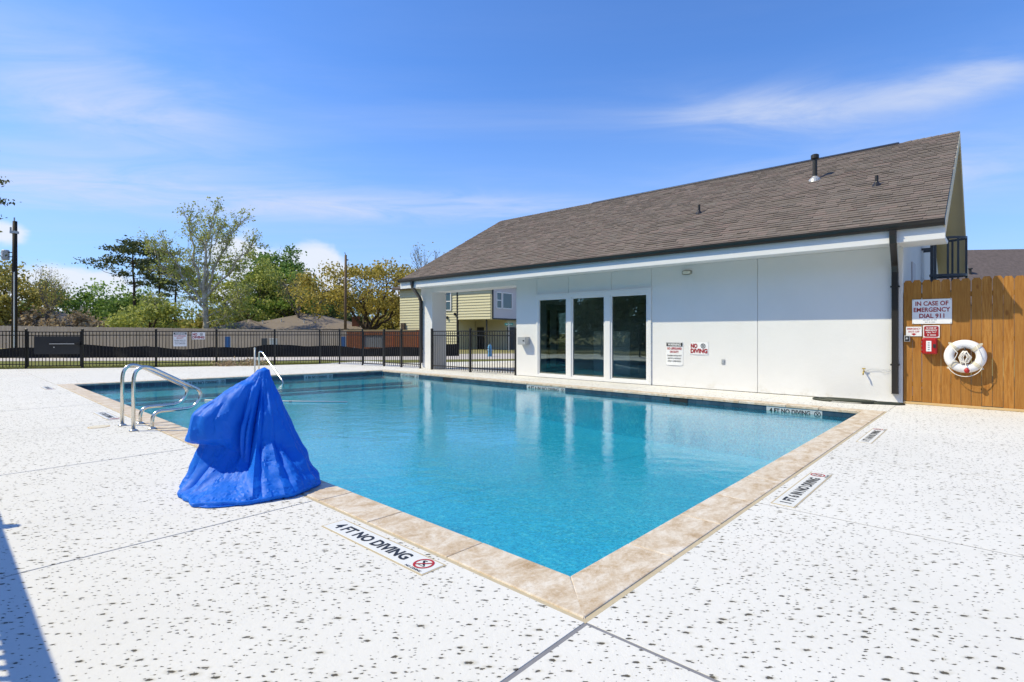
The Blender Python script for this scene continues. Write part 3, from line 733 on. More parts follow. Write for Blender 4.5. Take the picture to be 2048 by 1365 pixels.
hp(MB().box(D0 + .10, D0 + .30, V1 - .095, V1 - .090, .22, 2.2).box(D0 + .62, D1 - .10, V1 - .095, V1 - .090, .22, 2.2), 'door_glass', 'tinted_glass', parent=dr)
hp(MB().tube([(D0 + .58, V1 - .125, 1.0), (D0 + .58, V1 - .17, 1.0), (D0 + .50, V1 - .17, 1.0)], .012, 8).tube([(D0 + .58, V1 - .122, 1.14), (D0 + .58, V1 - .15, 1.14)], .026, 10), 'handle', 'vent_black', parent=dr)
# room behind the glass
hp(MB().box(WU + TH + .08, BK - .14, 3.2, V1 - .15, -.02, 0.02), 'room_floor', 'room_floor')
hp(MB().box(WU + TH + .08, BK - .14, 3.1, 3.2, 0, 3.0), 'room_wall', 'room_wall'); hp(MB().box(WU + TH + .08, BK - .14, 3.2, V1 - .15, 2.9, 3.0), 'room_ceiling', 'room_wall')
cb = hp(MB().box(12.9, 13.5, 7.0, 8.4, 0.02, 1.45), 'cabinet', 'white_paint', .01)
for k in range(6): hp(MB().box(12.885, 12.899, 7.03, 8.37, .12 + k * .21, .30 + k * .21), 'louvre', 'white_paint', parent=cb)
# window wall: one frame, three lights
wf = MB(); fu0, fu1 = WU - .035, WU + .10
lights = [(7.78, 8.81), (6.44, 7.52), (5.11, 6.17)]; b0, b1 = 0.13, 2.42
wf.box(fu0, fu1, W0, W1, 2.47, WT).box(fu0, fu1, W0, W1, 0.012, 0.09)
for a, b in ((W0, 5.06), (6.22, 6.39), (7.57, 7.73), (8.86, W1)): wf.box(fu0, fu1, a, b, 0.09, 2.47)
win = hp(wf, 'window', 'window_vinyl', .006)
hp(MB().box(WU - .05, WU - .006, W0 - .03, W1 + .03, WT + .001, WT + .035), 'drip_cap', 'white_paint', parent=win)
for a, b in lights:
    a0, a1 = a - .05, b + .05; fr = MB()
    fr.box(WU - .012, WU + .06, a0, a, .09, 2.47).box(WU - .012, WU + .06, b, a1, .09, 2.47).box(WU - .012, WU + .06, a, b, 2.42, 2.47).box(WU - .012, WU + .06, a, b, .09, b0)
    hp(fr, 'sash', 'window_vinyl', .004, parent=win)
    hp(MB().box(WU + .02, WU + .026, a - .005, b + .005, b0 - .005, 2.425), 'pane', 'tinted_glass', parent=win)
# porch column, beam and ceiling
col = hp(MB().box(WU, WU + .70, 14.12, 14.80, 0.002, TOPW), 'column', 'white_stucco', .008)
hp(MB().box(WU + .001, WU + .70, V1 + .002, 14.118, 2.955, TOPW), 'beam', 'white_stucco', .006)
hp(MB().box(BK - .5, BK, 14.2, 14.70, 0, 3.6), 'column', 'white_stucco', .008)
# eaves
EV0, EV1 = -1.16, 14.95; EU = 9.60; EH = 3.40; RU, RH = 15.15, 6.50
slope = (RH - EH) / (RU - EU); ang = math.atan(slope); SL = math.hypot(RU - EU, RH - EH)
hp(MB().box(EU + .005, EU + .035, EV0, EV1, 3.07, 3.39), 'fascia', 'white_paint', .004)
hp(MB().box(EU + .035, WU + TH, EV0 + .01, EV1 - .01, TOPW + .002, TOPW + .022), 'soffit', 'white_paint')
# roof deck (front and back slope) with rakes
prof = [(EU - .03, EH - .02), (RU, RH), (2 * RU - EU, EH - .02), (2 * RU - EU, EH - .15), (RU, RH - .16), (EU + .04, EH - .14)]
hp(MB().sweep(prof, EV0 + .02, EV1 - .02, 'y'), 'roof_deck', 'tan_paint')
gp = [(WU + .01, TOPW), (RU, RH - .2), (2 * RU - WU, TOPW)]
hp(MB().sweep(gp, V0 + .004, V0 + .10, 'y'), 'gable_wall', 'white_stucco')
for v in (EV0, EV1 - .022):
    hp(MB().sweep([(EU - .02, EH - .02), (RU, RH + .01), (RU, RH - .26), (EU + .04, EH - .29)], v, v + .022, 'y').sweep([(RU + .001, RH + .01), (2 * RU - EU + .02, EH - .02), (2 * RU - EU - .04, EH - .29), (RU + .001, RH - .26)], v, v + .022, 'y'), 'rake_board', 'tan_paint')
# eave return box at the fence end
hp(MB().box(EU + .04, WU - .01, EV0 + .012, V0 + .0, 3.08, 3.115), 'eave_return', 'white_paint')
# shingles: courses of tabs on the front slope; the largest-looking 300 are single pieces
roof = hp(MB().add([(EU - .02, EV0 + .01, EH + .001), (EU - .02, EV1 - .01, EH + .001), (RU, EV1 - .01, RH + .012), (RU, EV0 + .01, RH + .012)], [(0, 3, 2, 1)]), 'roof', 'asphalt_shingle')
EXP = 0.143; rs = random.Random(11); tabs = []
nc = int(SL / EXP)
for c in range(nc + 1):
    s0 = c * EXP - .02; v = EV0 + .012 - rs.uniform(0, .25)
    while v < EV1 - .012:
        w = rs.choice((0.16, 0.20, 0.24, 0.30, 0.36)); a = max(v, EV0 + .012); b = min(v + w, EV1 - .012)
        if b - a > .03: tabs.append((s0, a, b, rs.uniform(.010, .026)))
        v += w
ca, sa = math.cos(ang), math.sin(ang)
def tab_mesh(mb, s0, a, b, t):
    def q(s, v, h): return (EU - .02 + s * ca - h * sa, v, EH + s * sa + h * ca)
    s1 = min(s0 + EXP + .03, SL + .02)
    vs = [q(s0, a + .0015, .001), q(s0, b - .0015, .001), q(s1, b - .0015, .001), q(s1, a + .0015, .001), q(s0, a + .0015, t + .004), q(s0, b - .0015, t + .004), q(s1, b - .0015, .006), q(s1, a + .0015, .006)]
    mb.add(vs, [(4, 7, 6, 5), (0, 4, 5, 1), (1, 5, 6, 2), (3, 7, 4, 0)])
def dist(t):
    p = P(EU + t[0] * ca, (t[1] + t[2]) / 2, EH + t[0] * sa); return (p - Vector((0, 0, 1.4))).length / math.sqrt((t[2] - t[1]))
order = sorted(tabs, key=dist); big = order[:300]; rest = order[300:]
for t in big:
    mb = MB(); tab_mesh(mb, *t); mb.build('shingle', MAT['asphalt_shingle'], roof)
mb = MB()
for t in rest: tab_mesh(mb, *t)
tag(mb.build('shingle_field', MAT['asphalt_shingle'], roof), kind='stuff')
hp(MB().sweep([(RU - .14, RH - .06), (RU - .14, RH - .01), (RU, RH + .055), (RU + .14, RH - .01), (RU + .14, RH - .06)], .1, 9.9, 'y'), 'ridge_vent', 'bronze_metal', .006)
caps = MB(); v = EV0 + .01
while v < EV1 - .1:
    if v + .14 < .1 or v > 9.9:
        caps.add([(RU - .15, v, RH - .05), (RU, v, RH + .035), (RU + .15, v, RH - .05), (RU - .15, v + .16, RH - .06), (RU, v + .16, RH + .022), (RU + .15, v + .16, RH - .06)], [(0, 1, 4, 3), (1, 2, 5, 4), (0, 2, 1)])
    v += .14
tag(hp(caps, 'ridge_caps', 'asphalt_shingle'), kind='stuff')
bs = hp(MB().add([(2 * RU - EU + .02, EV0 + .01, EH), (2 * RU - EU + .02, EV1 - .01, EH), (RU, EV1 - .01, RH + .01), (RU, EV0 + .01, RH + .01)], [(0, 1, 2, 3)]), 'back_slope', 'asphalt_shingle')
# gutter and downspouts
gt = [(EU - .001, 3.425), (EU - .001, 3.30), (EU - .075, 3.30), (EU - .085, 3.35), (EU - .115, 3.39), (EU - .115, 3.42), (EU - .105, 3.42), (EU - .105, 3.395), (EU - .075, 3.355), (EU - .068, 3.31), (EU - .012, 3.31), (EU - .012, 3.425)]
gut = hp(MB().sweep(gt, EV0, EV1, 'y').box(EU - .11, EU - .002, EV0 - .003, EV0 + .001, 3.30, 3.42).box(EU - .11, EU - .002, EV1 - .001, EV1 + .003, 3.30, 3.42), 'gutter', 'bronze_metal')
def spout(v0, v1, zl):
    ds = MB(); d = .052
    path = [(EU - .055, v0, 3.31), (EU - .055, v0, 3.20), (EU + .03, v0 + (v1 - v0) * .08, 3.08), (WU - .11, v1, 2.74), (WU - .062, v1, 2.60), (WU - .062, v1, zl)]
    # rectangular section swept along the bend
    vs = []; 
    for p in path:
        for du, dv in ((-.045, -.055), (.045, -.055), (.045, .055), (-.045, .055)): vs.append((p[0] + du, p[1] + dv, p[2] + (.02 if du > 0 else -.02) * (1 if p[2] > 2.6 and p[2] < 3.1 else 0)))
    n = len(path); fs = [(0, 1, 2, 3), tuple(4 * (n - 1) + k for k in (3, 2, 1, 0))]
    for i in range(n - 1):
        for k in range(4): fs.append((4 * i + k, 4 * i + (k + 1) % 4, 4 * i + 4 + (k + 1) % 4, 4 * i + 4 + k))
    ds.add(vs, fs); o = hp(ds, 'downspout', 'bronze_metal', .010)
    for z in (2.3, .75): hp(MB().box(WU - .110, WU - .002, v1 - .075, v1 + .075, z, z + .03), 'strap', 'bronze_metal', parent=o)
spout(-0.41, -0.345, 0.19); spout(14.15, 14.73, 0.23)
# roof vents
def vent(u, v, hgt, r, cap, base):
    z = EH + (u - EU) * slope
    o = hp(MB().tube([(u, v, z - .02), (u, v, z + hgt)], r, 14), 'vent_pipe', 'vent_black')
    hp(MB().lathe([(r * 3.0, -.08), (r * 2.6, .02), (r * 1.2, .09), (r * 1.1, .10)], 18, (u, v, z)), 'flashing', base, parent=o)
    if cap: hp(MB().lathe([(r * 1.35, hgt - .1), (r * 1.75, hgt - .09), (r * 1.75, hgt), (r * 1.2, hgt + .02)], 16, (u, v, z)), 'cap', 'vent_black', parent=o)
vent(13.2, 1.69, .66, .055, True, 'galvanised'); vent(11.96, .17, .24, .035, False, 'bronze_metal'); vent(11.92, 4.27, .26, .033, False, 'bronze_metal')
# small high window on the end wall
hp(MB().box(11.9, 12.5, V0 - .03, V0 + .01, 2.35, 2.95), 'end_vent', 'panel_lilac', .006)

# ---- fixtures on the wall
def wall_at(v, h, u=WU): return at(u, v, h)
TXT = Matrix(((0, 0, -1, 0), (-1, 0, 0, 0), (0, 1, 0, 0), (0, 0, 0, 1)))     # x=-v, y=z, normal=-u
def sign(name, mw, w, h, label, t=.004, r=.0, plate='sign_white', bow=0.0, group=None, basis=TXT, screws=True):
    o = thing(name, mw, label, 'sign', group)
    n = 9; mb = MB(); vs = []; fs = []
    # slightly bowed sheet
    for side in (0, 1):
        for j in range(n):
            for i in range(n):
                x = -w / 2 + w * i / (n - 1); y = -h / 2 + h * j / (n - 1)
                z = bow * (1 - (2 * x / w) ** 2) * (.4 + .6 * (1 - (j / (n - 1)))) + (t if side else 0)
                vs.append(basis @ Vector((x, y, z)))
    for j in range(n - 1):
        for i in range(n - 1):
            a = j * n + i; fs += [(n * n + a, n * n + a + 1, n * n + a + n + 1, n * n + a + n), (a, a + n, a + n + 1, a + 1)]
    per = [i for i in range(n)] + [k * n + n - 1 for k in range(1, n)] + [(n - 1) * n + i for i in range(n - 2, -1, -1)] + [k * n for k in range(n - 2, 0, -1)]
    for a, b in zip(per, per[1:] + per[:1]): fs.append((a, b, n * n + b, n * n + a))
    mb.add(vs, fs); mb.build('plate', MAT[plate], o)
    if screws:
        for x, y in ((-1, -1), (-1, 1), (1, -1), (1, 1)):
            M = basis @ Matrix.Translation((x * (w / 2 - .015), y * (h / 2 - .015), t))
            q = MB().lathe([(.008, 0), (.008, .003), (.004, .006)], 8); MB().add([M @ Vector(v) for v in q.v], q.f).build('screw', MAT['ink_grey'], o)
    return o
def letter(o, items, w, t=.004, basis=TXT, bow=0.0):
    """items: (text, y, size, fit, material)"""
    by = {}
    for txt, y, sz, fit, m, off in items:
        b = by.setdefault(m, MB()); z = t + bow
        text_mb(b, txt, sz, basis @ Matrix.Translation((0, y, z)), off, fit=fit, lift=.0012)
    for m, b in by.items(): b.build('lettering', MAT[m], o)
def warning_sign(mw, label, group, basis=TXT, w=.46, h=.60, bow=.0):
    o = sign('warning_sign', mw, w, h, label, bow=bow, group=group, basis=basis)
    z = .0045 + bow
    hd = MB(); y0, y1 = h * .32, h * .47
    hd.add([basis @ Vector(q) for q in ((-w * .47, y0, z), (w * .47, y0, z), (w * .47, y1, z), (-w * .47, y1, z))], [(0, 1, 2, 3)]); hd.build('header', MAT['ink_black'], o)
    letter(o, [('WARNING', h * .395, h * .15, w * .78, 'sign_white', .028)], w, .0055, basis, bow)
    letter(o, [('NO LIFEGUARD', h * .225, h * .135, w * .86, 'sign_red', .028), ('ON DUTY', h * .08, h * .13, w * .52, 'sign_red', .028),
               ('CHILDREN SHOULD NOT', -h * .08, h * .085, w * .86, 'ink_black', .018), ('USE POOL WITHOUT', -h * .20, h * .085, w * .80, 'ink_black', .018), ('ADULT SUPERVISION', -h * .32, h * .085, w * .78, 'ink_black', .018)], w, .0045, basis, bow)
    return o
def nodiving_sign(mw, label, group, basis=TXT, w=.48, h=.31, bow=.0):
    o = sign('no_diving_sign', mw, w, h, label, bow=bow, group=group, basis=basis); z = .0045 + bow
    b = MB(); text_mb(b, 'NO', h * .46, basis @ Matrix.Translation((-w * .26, h * .20, z)), .05, fit=w * .36, lift=.001); text_mb(b, 'DIVING', h * .46, basis @ Matrix.Translation((0, -h * .21, z)), .05, fit=w * .90, lift=.001)
    b.build('lettering', MAT['sign_darkred'], o)
    s = MB(); no_dive(s, (w * .22, h * .20), h * .19, basis @ Matrix.Translation((0, 0, z)), 0, 0); s.build('symbol', MAT['ink_black'], o)
    return o
warning_sign(wall_at(4.31, .86, WU - .003), 'warning no lifeguard on duty sign on the white wall', 'warning signs', bow=.010)
nodiving_sign(wall_at(3.66, 1.01, WU - .003), 'no diving sign on the white wall with red letters', 'no diving signs', bow=.008)
o = thing('control_box', wall_at(9.39, 1.145), 'grey metal control box on the wall beside the glass', 'electrical box')
MB().box(-.20, -.002, -.17, .17, -.125, .125).build('body', MAT['galvanised'], o, bevel=.008)
MB().box(-.212, -.201, -.165, .165, -.12, .12).build('cover', MAT['galvanised'], o, bevel=.004)
MB().box(-.222, -.213, -.12, -.06, -.02, .02).build('latch', MAT['vent_black'], o)
o = thing('wall_light', wall_at(3.97, 2.93), 'oval bulkhead light under the eave of the white wall', 'light')
def oval(a, b, d0, d1, r0=1.0, r1=1.0):
    mb = MB(); n = 24; vs = []
    for d, k in ((d0, r0), (d1, r1)):
        for i in range(n):
            t = 2 * math.pi * i / n; e = 3.2; cx, sx2 = math.cos(t), math.sin(t)
            vs.append((-d, a * k * math.copysign(abs(cx) ** (2 / e), cx), b * k * math.copysign(abs(sx2) ** (2 / e), sx2)))
    mb.add(vs, [tuple(range(n)), tuple(reversed(range(n, 2 * n)))] + [(i, n + i, n + (i + 1) % n, (i + 1) % n) for i in range(n)]); return mb
oval(.135, .062, .001, .028).build('housing', MAT['lens_rim'], o, bevel=.006); oval(.105, .040, .0455, .085, 1, .75).build('lens', MAT['lens_cream'], o, bevel=.01)
o = thing('outlet_cover', wall_at(3.06, .70), 'small grey outlet cover low on the white wall', 'outlet')
MB().box(-.018, -.001, -.04, .04, -.06, .06).build('plate', MAT['galvanised'], o, bevel=.004); MB().box(-.026, -.019, -.028, .028, -.045, .028).build('lid', MAT['ink_grey'], o, bevel=.003)
o = thing('hose_bib', wall_at(.18, .61), 'brass hose tap with a loose wire on the white wall', 'tap')
MB().tube([(0, 0, 0), (-.06, 0, 0), (-.11, 0, -.02), (-.13, 0, -.07)], .014, 10).build('spout', MAT['brass'], o, smooth=True)
MB().tube([(-.06, 0, 0), (-.06, 0, .05)], .008, 8).tube([(-.06, -.03, .055), (-.06, .03, .055)], .012, 8).build('handle', MAT['brass'], o)
MB().tube([(-.01, -.02, .02), (-.03, -.12, .05), (-.02, -.30, .055), (-.015, -.38, .04), (-.02, -.42, .06), (-.02, -.47, .02)], .0022, 5).tube([(-.01, -.02, -.01), (-.03, -.10, .03), (-.02, -.25, .03), (-.02, -.33, -.02), (-.02, -.45, .03)], .0022, 5).build('loose_wire', MAT['ink_grey'], o)
# garden hose lying in a flat coil at the wall foot
hs_ = MB(); pts = []
for k in range(150):
    t = k / 149 * 2 * math.pi * 2.7; r = 1.0 + .13 * math.sin(t * .7)
    pts.append((.06 + .20 * math.sin(t) * r - .0004 * k, .12 + .50 * math.cos(t) * r, .021 + .012 * (k / 25 % 2)))
pts += [(.10, -.45, .021), (.20, -.62, .02), (.24, -.78, .02), (.18, -.86, .02), (.08, -.78, .02), (-.02, -.52, .02), (-.06, -.2, .02)]
o = tag(hs_.tube(pts, .022, 8).build('garden_hose', MAT['hose_green'], None, smooth=True, mw=at(10.02, .35, 0.0)), 'dark green garden hose coiled on the deck at the wall foot', 'hose')

# ================================================================== CEDAR FENCE (beside the pool house)
fenceR = thing('cedar_fence', at(10.50, V0 - .012, 0), 'tall new cedar picket fence joined to the white building', 'fence')
pw = .1385; ear = .028
pk = MB().add([(0, 0, 0), (0, -pw, 0), (0, -pw, 2.40 - ear), (0, -pw + ear, 2.40), (0, -ear, 2.40), (0, 0, 2.40 - ear)], []); n = 6
pv = [(0, 0, .05), (0, -pw, .05), (0, -pw, 2.42 - .05), (0, -pw + ear, 2.42), (0, -ear, 2.42), (0, 0, 2.42 - .05)]
pm = MB().add(pv + [(x + .017, y, z) for x, y, z in pv], [(5, 4, 3, 2, 1, 0), tuple(range(6, 12))] + [(i, (i + 1) % 6, 6 + (i + 1) % 6, 6 + i) for i in range(6)]).mesh('picket', MAT['cedar'])
rs = random.Random(5)
for i in range(46):
    o = link('picket', pm, fenceR); o.location = (rs.uniform(-.002, .003), -i * (pw + .0065), rs.uniform(-.010, .012)); o.rotation_euler = (rs.uniform(-.002, .002), 0, rs.uniform(-.012, .012))
for z in (.35, 1.25, 2.08): MB().box(.022, .060, -6.6, 0, z, z + .088).build('rail', MAT['cedar'], fenceR)
MB().box(-.028, .018, -6.6, 0, .004, .048).build('kickboard', MAT['pale_lumber'], fenceR, bevel=.004)
for y in (-.06, -2.4, -4.8): MB().box(.062, .150, y - .045, y + .045, 0, 2.2).build('post', MAT['cedar'], fenceR)
FU = 10.493
o = sign('emergency_sign', at(FU, -.91, 1.81), .60, .475, 'large white in case of emergency dial 911 sign on the cedar fence')
letter(o, [('IN CASE OF', .155, .115, .50, 'sign_darkred', .028), ('EMERGENCY', .035, .115, .555, 'sign_darkred', .028), ('DIAL 911', -.085, .115, .38, 'sign_darkred', .028)], .6)
mb = MB()
for y, ws in ((-.165, (.05, .07, .04, .06)), (-.205, (.06, .04, .07))):
    x = -sum(ws) / 2 - .02
    for wv in ws: mb.add([TXT @ Vector(q) for q in ((x, y - .008, .0045), (x + wv - .012, y - .008, .0045), (x + wv - .012, y + .008, .0045), (x, y + .008, .0045))], [(0, 1, 2, 3)]); x += wv
tag(mb.build('fine_print', MAT['ink_grey'], o), kind='stuff')
o = sign('shutoff_sign', at(FU, -.635, 1.425), .245, .185, 'small white emergency shut-off sign with a red arrow', screws=False)
letter(o, [('EMERGENCY', .052, .050, .215, 'sign_red', .028), ('SHUT-OFF', -.004, .048, .175, 'sign_red', .028)], .245)
MB().add([TXT @ Vector(q) for q in ((-.045, -.045, .006), (.045, -.045, .006), (0, -.082, .006), (-.02, -.034, .006), (.02, -.034, .006), (.02, -.045, .006), (-.02, -.045, .006))], [(0, 2, 1), (3, 6, 5, 4)]).build('arrow', MAT['sign_red'], o)
o = sign('call_sign', at(FU, -.905, 1.425), .25, .235, 'red in case of emergency call 911 sign with white border', screws=False)
def rrect(w, h, r, z, basis):
    vs = []
    for cx, cy, a0 in ((w / 2 - r, h / 2 - r, 0), (-w / 2 + r, h / 2 - r, 90), (-w / 2 + r, -h / 2 + r, 180), (w / 2 - r, -h / 2 + r, 270)):
        for k in range(5): a = R(a0 + 22.5 * k); vs.append(basis @ Vector((cx + r * math.cos(a), cy + r * math.sin(a), z)))
    return vs
MB().add(rrect(.222, .205, .025, .0052, TXT), [tuple(range(20))]).build('red_field', MAT['sign_darkred'], o)
letter(o, [('IN CASE OF', .066, .036, .15, 'sign_white', .028), ('EMERGENCY', .024, .036, .18, 'sign_white', .028), ('CALL "911"', -.018, .036, .15, 'sign_white', .028)], .25, .006)
MB().add([TXT @ Vector(q) for q in ((-.05, -.052, .0065), (-.062, -.066, .0065), (-.05, -.084, .0065), (-.038, -.066, .0065))] + [TXT @ Vector(q) for q in ((-.02, -.076, .0065), (.07, -.076, .0065), (.07, -.062, .0065), (-.02, -.062, .0065))], [(0, 1, 2, 3), (4, 5, 6, 7)]).build('emblem', MAT['sign_white'], o)
o = thing('emergency_phone_box', at(FU, -.885, 1.145), 'red emergency phone box with white label on the cedar fence', 'phone box')
MB().box(-.115, -.002, -.115, .115, -.155, .155).build('body', MAT['box_red'], o, bevel=.018)
MB().box(-.150, -.117, -.105, .105, -.145, .145).build('door', MAT['box_red'], o, bevel=.016)
MB().box(-.153, -.1505, -.03, .048, -.10, .10).build('label_plate', MAT['sign_white'], o)
mb = MB()
for k in range(4): mb.box(-.1545, -.1535, -.006, .024, -.075 + k * .042, -.052 + k * .042)
mb.build('label_print', MAT['ink_grey'], o)
MB().box(-.162, -.1505, -.098, -.055, -.03, .04).build('latch', MAT['vent_black'], o, bevel=.004)
for k in range(4): MB().tube([(-.12, .118, -.12 + k * .07), (-.12, .118, -.09 + k * .07)], .010, 8).build('hinge', MAT['box_red'], o)
o = thing('shutoff_switch', at(FU, -.535, 1.285), 'small grey shut-off switch box under the white shut-off sign', 'switch')
MB().box(-.07, -.002, -.045, .045, -.06, .06).build('body', MAT['galvanised'], o, bevel=.006); MB().box(-.076, -.071, -.034, .034, -.048, .048).build('face', MAT['gate_panel'], o, bevel=.003)
MB().lathe([(.018, 0), (.018, .016), (.012, .02)], 14).build('button', MAT['galvanised'], o, mw=Matrix.Translation((-.076, 0, 0)) @ Matrix.Rotation(R(-90), 4, 'Y'))
# ring buoy
rb = thing('ring_buoy', at(FU - .11, -1.40, .965), 'white ring buoy with rope hung on the cedar fence', 'ring buoy')
def torus(Rm, rr, n=40, m=14, sx=1.0, sq=.85):
    mb = MB(); vs = []
    for i in range(n):
        a = 2 * math.pi * i / n
        for j in range(m):
            b = 2 * math.pi * j / m; r = Rm + rr * math.cos(b); vs.append((rr * sq * math.sin(b), r * math.cos(a), r * math.sin(a)))
    mb.add(vs, [(i * m + j, i * m + (j + 1) % m, ((i + 1) % n) * m + (j + 1) % m, ((i + 1) % n) * m + j) for i in range(n) for j in range(m)]); return mb
torus(.228, .078).build('ring', MAT['buoy_white'], rb, smooth=True)
for a in (48, 135, 222, 318):
    ca2, sa2 = math.cos(R(a)), math.sin(R(a)); mb = MB(); n = 16; vs = []
    for k in range(n):
        b = 2 * math.pi * k / n; r = .228 + .088 * math.cos(b); x = .088 * .85 * math.sin(b)
        for s in (-.028, .028): vs.append((x, r * ca2 - s * sa2, r * sa2 + s * ca2))
    mb.add(vs, [(2 * k, 2 * k + 1, (2 * k + 3) % (2 * n), (2 * k + 2) % (2 * n)) for k in range(n)])
    mb.cbox((0, .325 * ca2, .325 * sa2), (.03, .035, .03)); mb.build('strap', MAT['strap_beige'], rb)
def arc_rope(a0, a1, r0, sag, x):
    p = []
    for k in range(13):
        t = k / 12; a = R(a0 + (a1 - a0) * t); r = r0 + sag * math.sin(math.pi * t); p.append((x - .02 * math.sin(math.pi * t), r * math.cos(a), r * math.sin(a)))
    return p
rp = MB()
rp.tube(arc_rope(222, 318, .315, .055, -.05), .0065, 6)
rp.tube([(-.07, .21, .21), (-.085, .10, .06), (-.085, .13, -.02), (-.08, .22, -.20)], .0065, 6)
rp.tube([(-.075, -.16, .20), (-.085, -.20, .10), (-.085, -.235, -.02), (-.075, -.23, -.18)], .0065, 6)
rp.build('grab_rope', MAT['rope_white'], rb, smooth=True)
hk = MB(); rs = random.Random(9)
for k in range(9):
    w = .05 + .035 * rs.random(); z0 = .10; z1 = -.09 - .05 * rs.random(); x = -.05 - .03 * rs.random(); s = rs.uniform(-.03, .03)
    hk.tube([(x, s, z0), (x - .01, s + w * .5, z0 - .05), (x, s + w, -.02), (x, s + w * .6, z1), (x, s - w * .4, z1), (x, s - w, -.01), (x - .01, s - w * .5, z0 - .06), (x, s, z0)], .007, 6)
hk.tube([(-.06, -.01, -.10), (-.10, -.015, -.17), (-.11, -.02, -.24)], .007, 6)
hk.build('throw_rope', MAT['rope_white'], rb, smooth=True)
MB().tube([(.10, 0, .15), (-.06, 0, .15), (-.075, 0, .12)], .012, 8).build('hook', MAT['vent_black'], rb)
MB().lathe([(.004, -.05), (.03, -.035), (.042, 0), (.03, .03), (.006, .05)], 16).build('float', MAT['sign_red'], rb, smooth=True, mw=Matrix.Translation((-.125, -.03, -.255)))

# ---- caged roof ladder behind the fence
lad = thing('caged_ladder', at(14.4, V0, 0), 'dark grey caged roof ladder on the end wall', 'ladder')
for u in (-.23, .23): MB().box(u - .03, u + .03, -.23, -.17, .1, 3.75).build('side_rail', MAT['ladder_grey'], lad)
for k in range(12): MB().tube([(-.20, -.20, .3 + k * .3), (.20, -.20, .3 + k * .3)], .014, 8).build('rung', MAT['ladder_grey'], lad)
for z in (2.40, 2.80, 3.70):
    mb = MB(); n = 25; vs = []
    for k in range(n):
        a = math.pi * (k / (n - 1)) ; x = -.36 * math.cos(a); y = -.20 - .66 * math.sin(a) ** .8
        for dz in (-.028, .028): vs.append((x, y, z + dz))
    for k in range(n):
        a = math.pi * (k / (n - 1)); x = -.35 * math.cos(a); y = -.20 - .648 * math.sin(a) ** .8
        for dz in (-.028, .028): vs.append((x, y, z + dz))
    f = []
    for k in range(n - 1): f += [(2 * k, 2 * k + 1, 2 * k + 3, 2 * k + 2), (2 * n + 2 * k, 2 * n + 2 * k + 2, 2 * n + 2 * k + 3, 2 * n + 2 * k + 1), (2 * k + 1, 2 * n + 2 * k + 1, 2 * n + 2 * k + 3, 2 * k + 3), (2 * k, 2 * k + 2, 2 * n + 2 * k + 2, 2 * n + 2 * k)]
    mb.add(vs, f).box(-.36, -.2, -.22, -.16, z - .028, z + .028).box(.2, .36, -.22, -.16, z - .028, z + .028); mb.build('hoop', MAT['ladder_grey'], lad)
for a in (4, 24, 47, 90, 150):
    x = -.345 * math.cos(R(a)); y = -.20 - .64 * math.sin(R(a)) ** .8
    MB().box(x - .010, x + .010, y - .022, y + .022, 2.37, 3.73).build('cage_bar', MAT['ladder_grey'], lad)
for z in (1.0, 2.6, 3.45): MB().box(-.26, -.20, -.17, -.002, z, z + .05).box(.20, .26, -.17, -.002, z, z + .05).build('bracket', MAT['ladder_grey'], lad)

# ================================================================== STEEL HANDRAILS
def smooth_path(pts, r=.12, n=7):
    """round the corners of a polyline"""
    pts = [Vector(p) for p in pts]; out = [pts[0]]
    for i in range(1, len(pts) - 1):
        a, b, c = pts[i - 1], pts[i], pts[i + 1]
        rr = min(r if not hasattr(r, '__len__') else r[i - 1], (a - b).length * .49, (c - b).length * .49)
        p0 = b + (a - b).normalized() * rr; p1 = b + (c - b).normalized() * rr
        for k in range(n + 1):
            t = k / n; out.append(p0 * (1 - t) ** 2 + b * 2 * t * (1 - t) + p1 * t * t)
    out.append(pts[-1]); return out
def handrail(v, label):
    o = thing('handrail', at(-.52, v, 0), label, 'handrail', 'steel handrails at the pool edge')
    path = smooth_path([(0, 0, -.02), (0, 0, 1.02), (.90, 0, .49), (.79, 0, .25), (.23, 0, .25), (.225, 0, -.02)], [.34, .20, .20, .24], 10)
    ob = MB().tube(path, .0245, 14).build('tube', MAT['stainless'], o, smooth=True)
    for x in (0, .225): MB().lathe([(.056, .0), (.056, .008), (.036, .022), (.0255, .026)], 20).build('escutcheon', MAT['stainless'], o, smooth=True, mw=Matrix.Translation((x, 0, .0045)))
handrail(7.92, 'curved steel handrail farther from the blue-covered lift')
handrail(7.27, 'curved steel handrail closer to the blue-covered lift')
o = thing('step_rail', at(4.80, 16.05, 0), 'single slanted steel rail at the shallow steps', 'handrail')
MB().tube(smooth_path([(0, 0, -.02), (0, 0, .78), (0, -.24, .78), (0, -1.75, -.08), (0, -1.80, -.30)], [.09, .10, .10]), .022, 12).build('tube', MAT['stainless'], o, smooth=True)
MB().lathe([(.05, .0), (.05, .008), (.03, .02)], 18).build('escutcheon', MAT['stainless'], o, mw=Matrix.Translation((0, 0, .005)))
o = thing('deck_post', at(4.95, 16.75, 0), 'short white deck post behind the slanted steel rail', 'post')
MB().tube([(0, 0, .002), (0, 0, .84)], .025, 12).build('pipe', MAT['white_plastic'], o, smooth=True); MB().lathe([(.03, 0), (.03, .05), (.015, .07)], 14).build('cap', MAT['white_plastic'], o, mw=Matrix.Translation((0, 0, .83)))
a, b = Vector((1.7, 11.35)), Vector((3.67, 8.66)); d = b - a
o = thing('floating_pole', at(a.x, a.y, WZ + .012, math.atan2(d.y, d.x)), 'thin white pole floating on the pool water', 'pole')
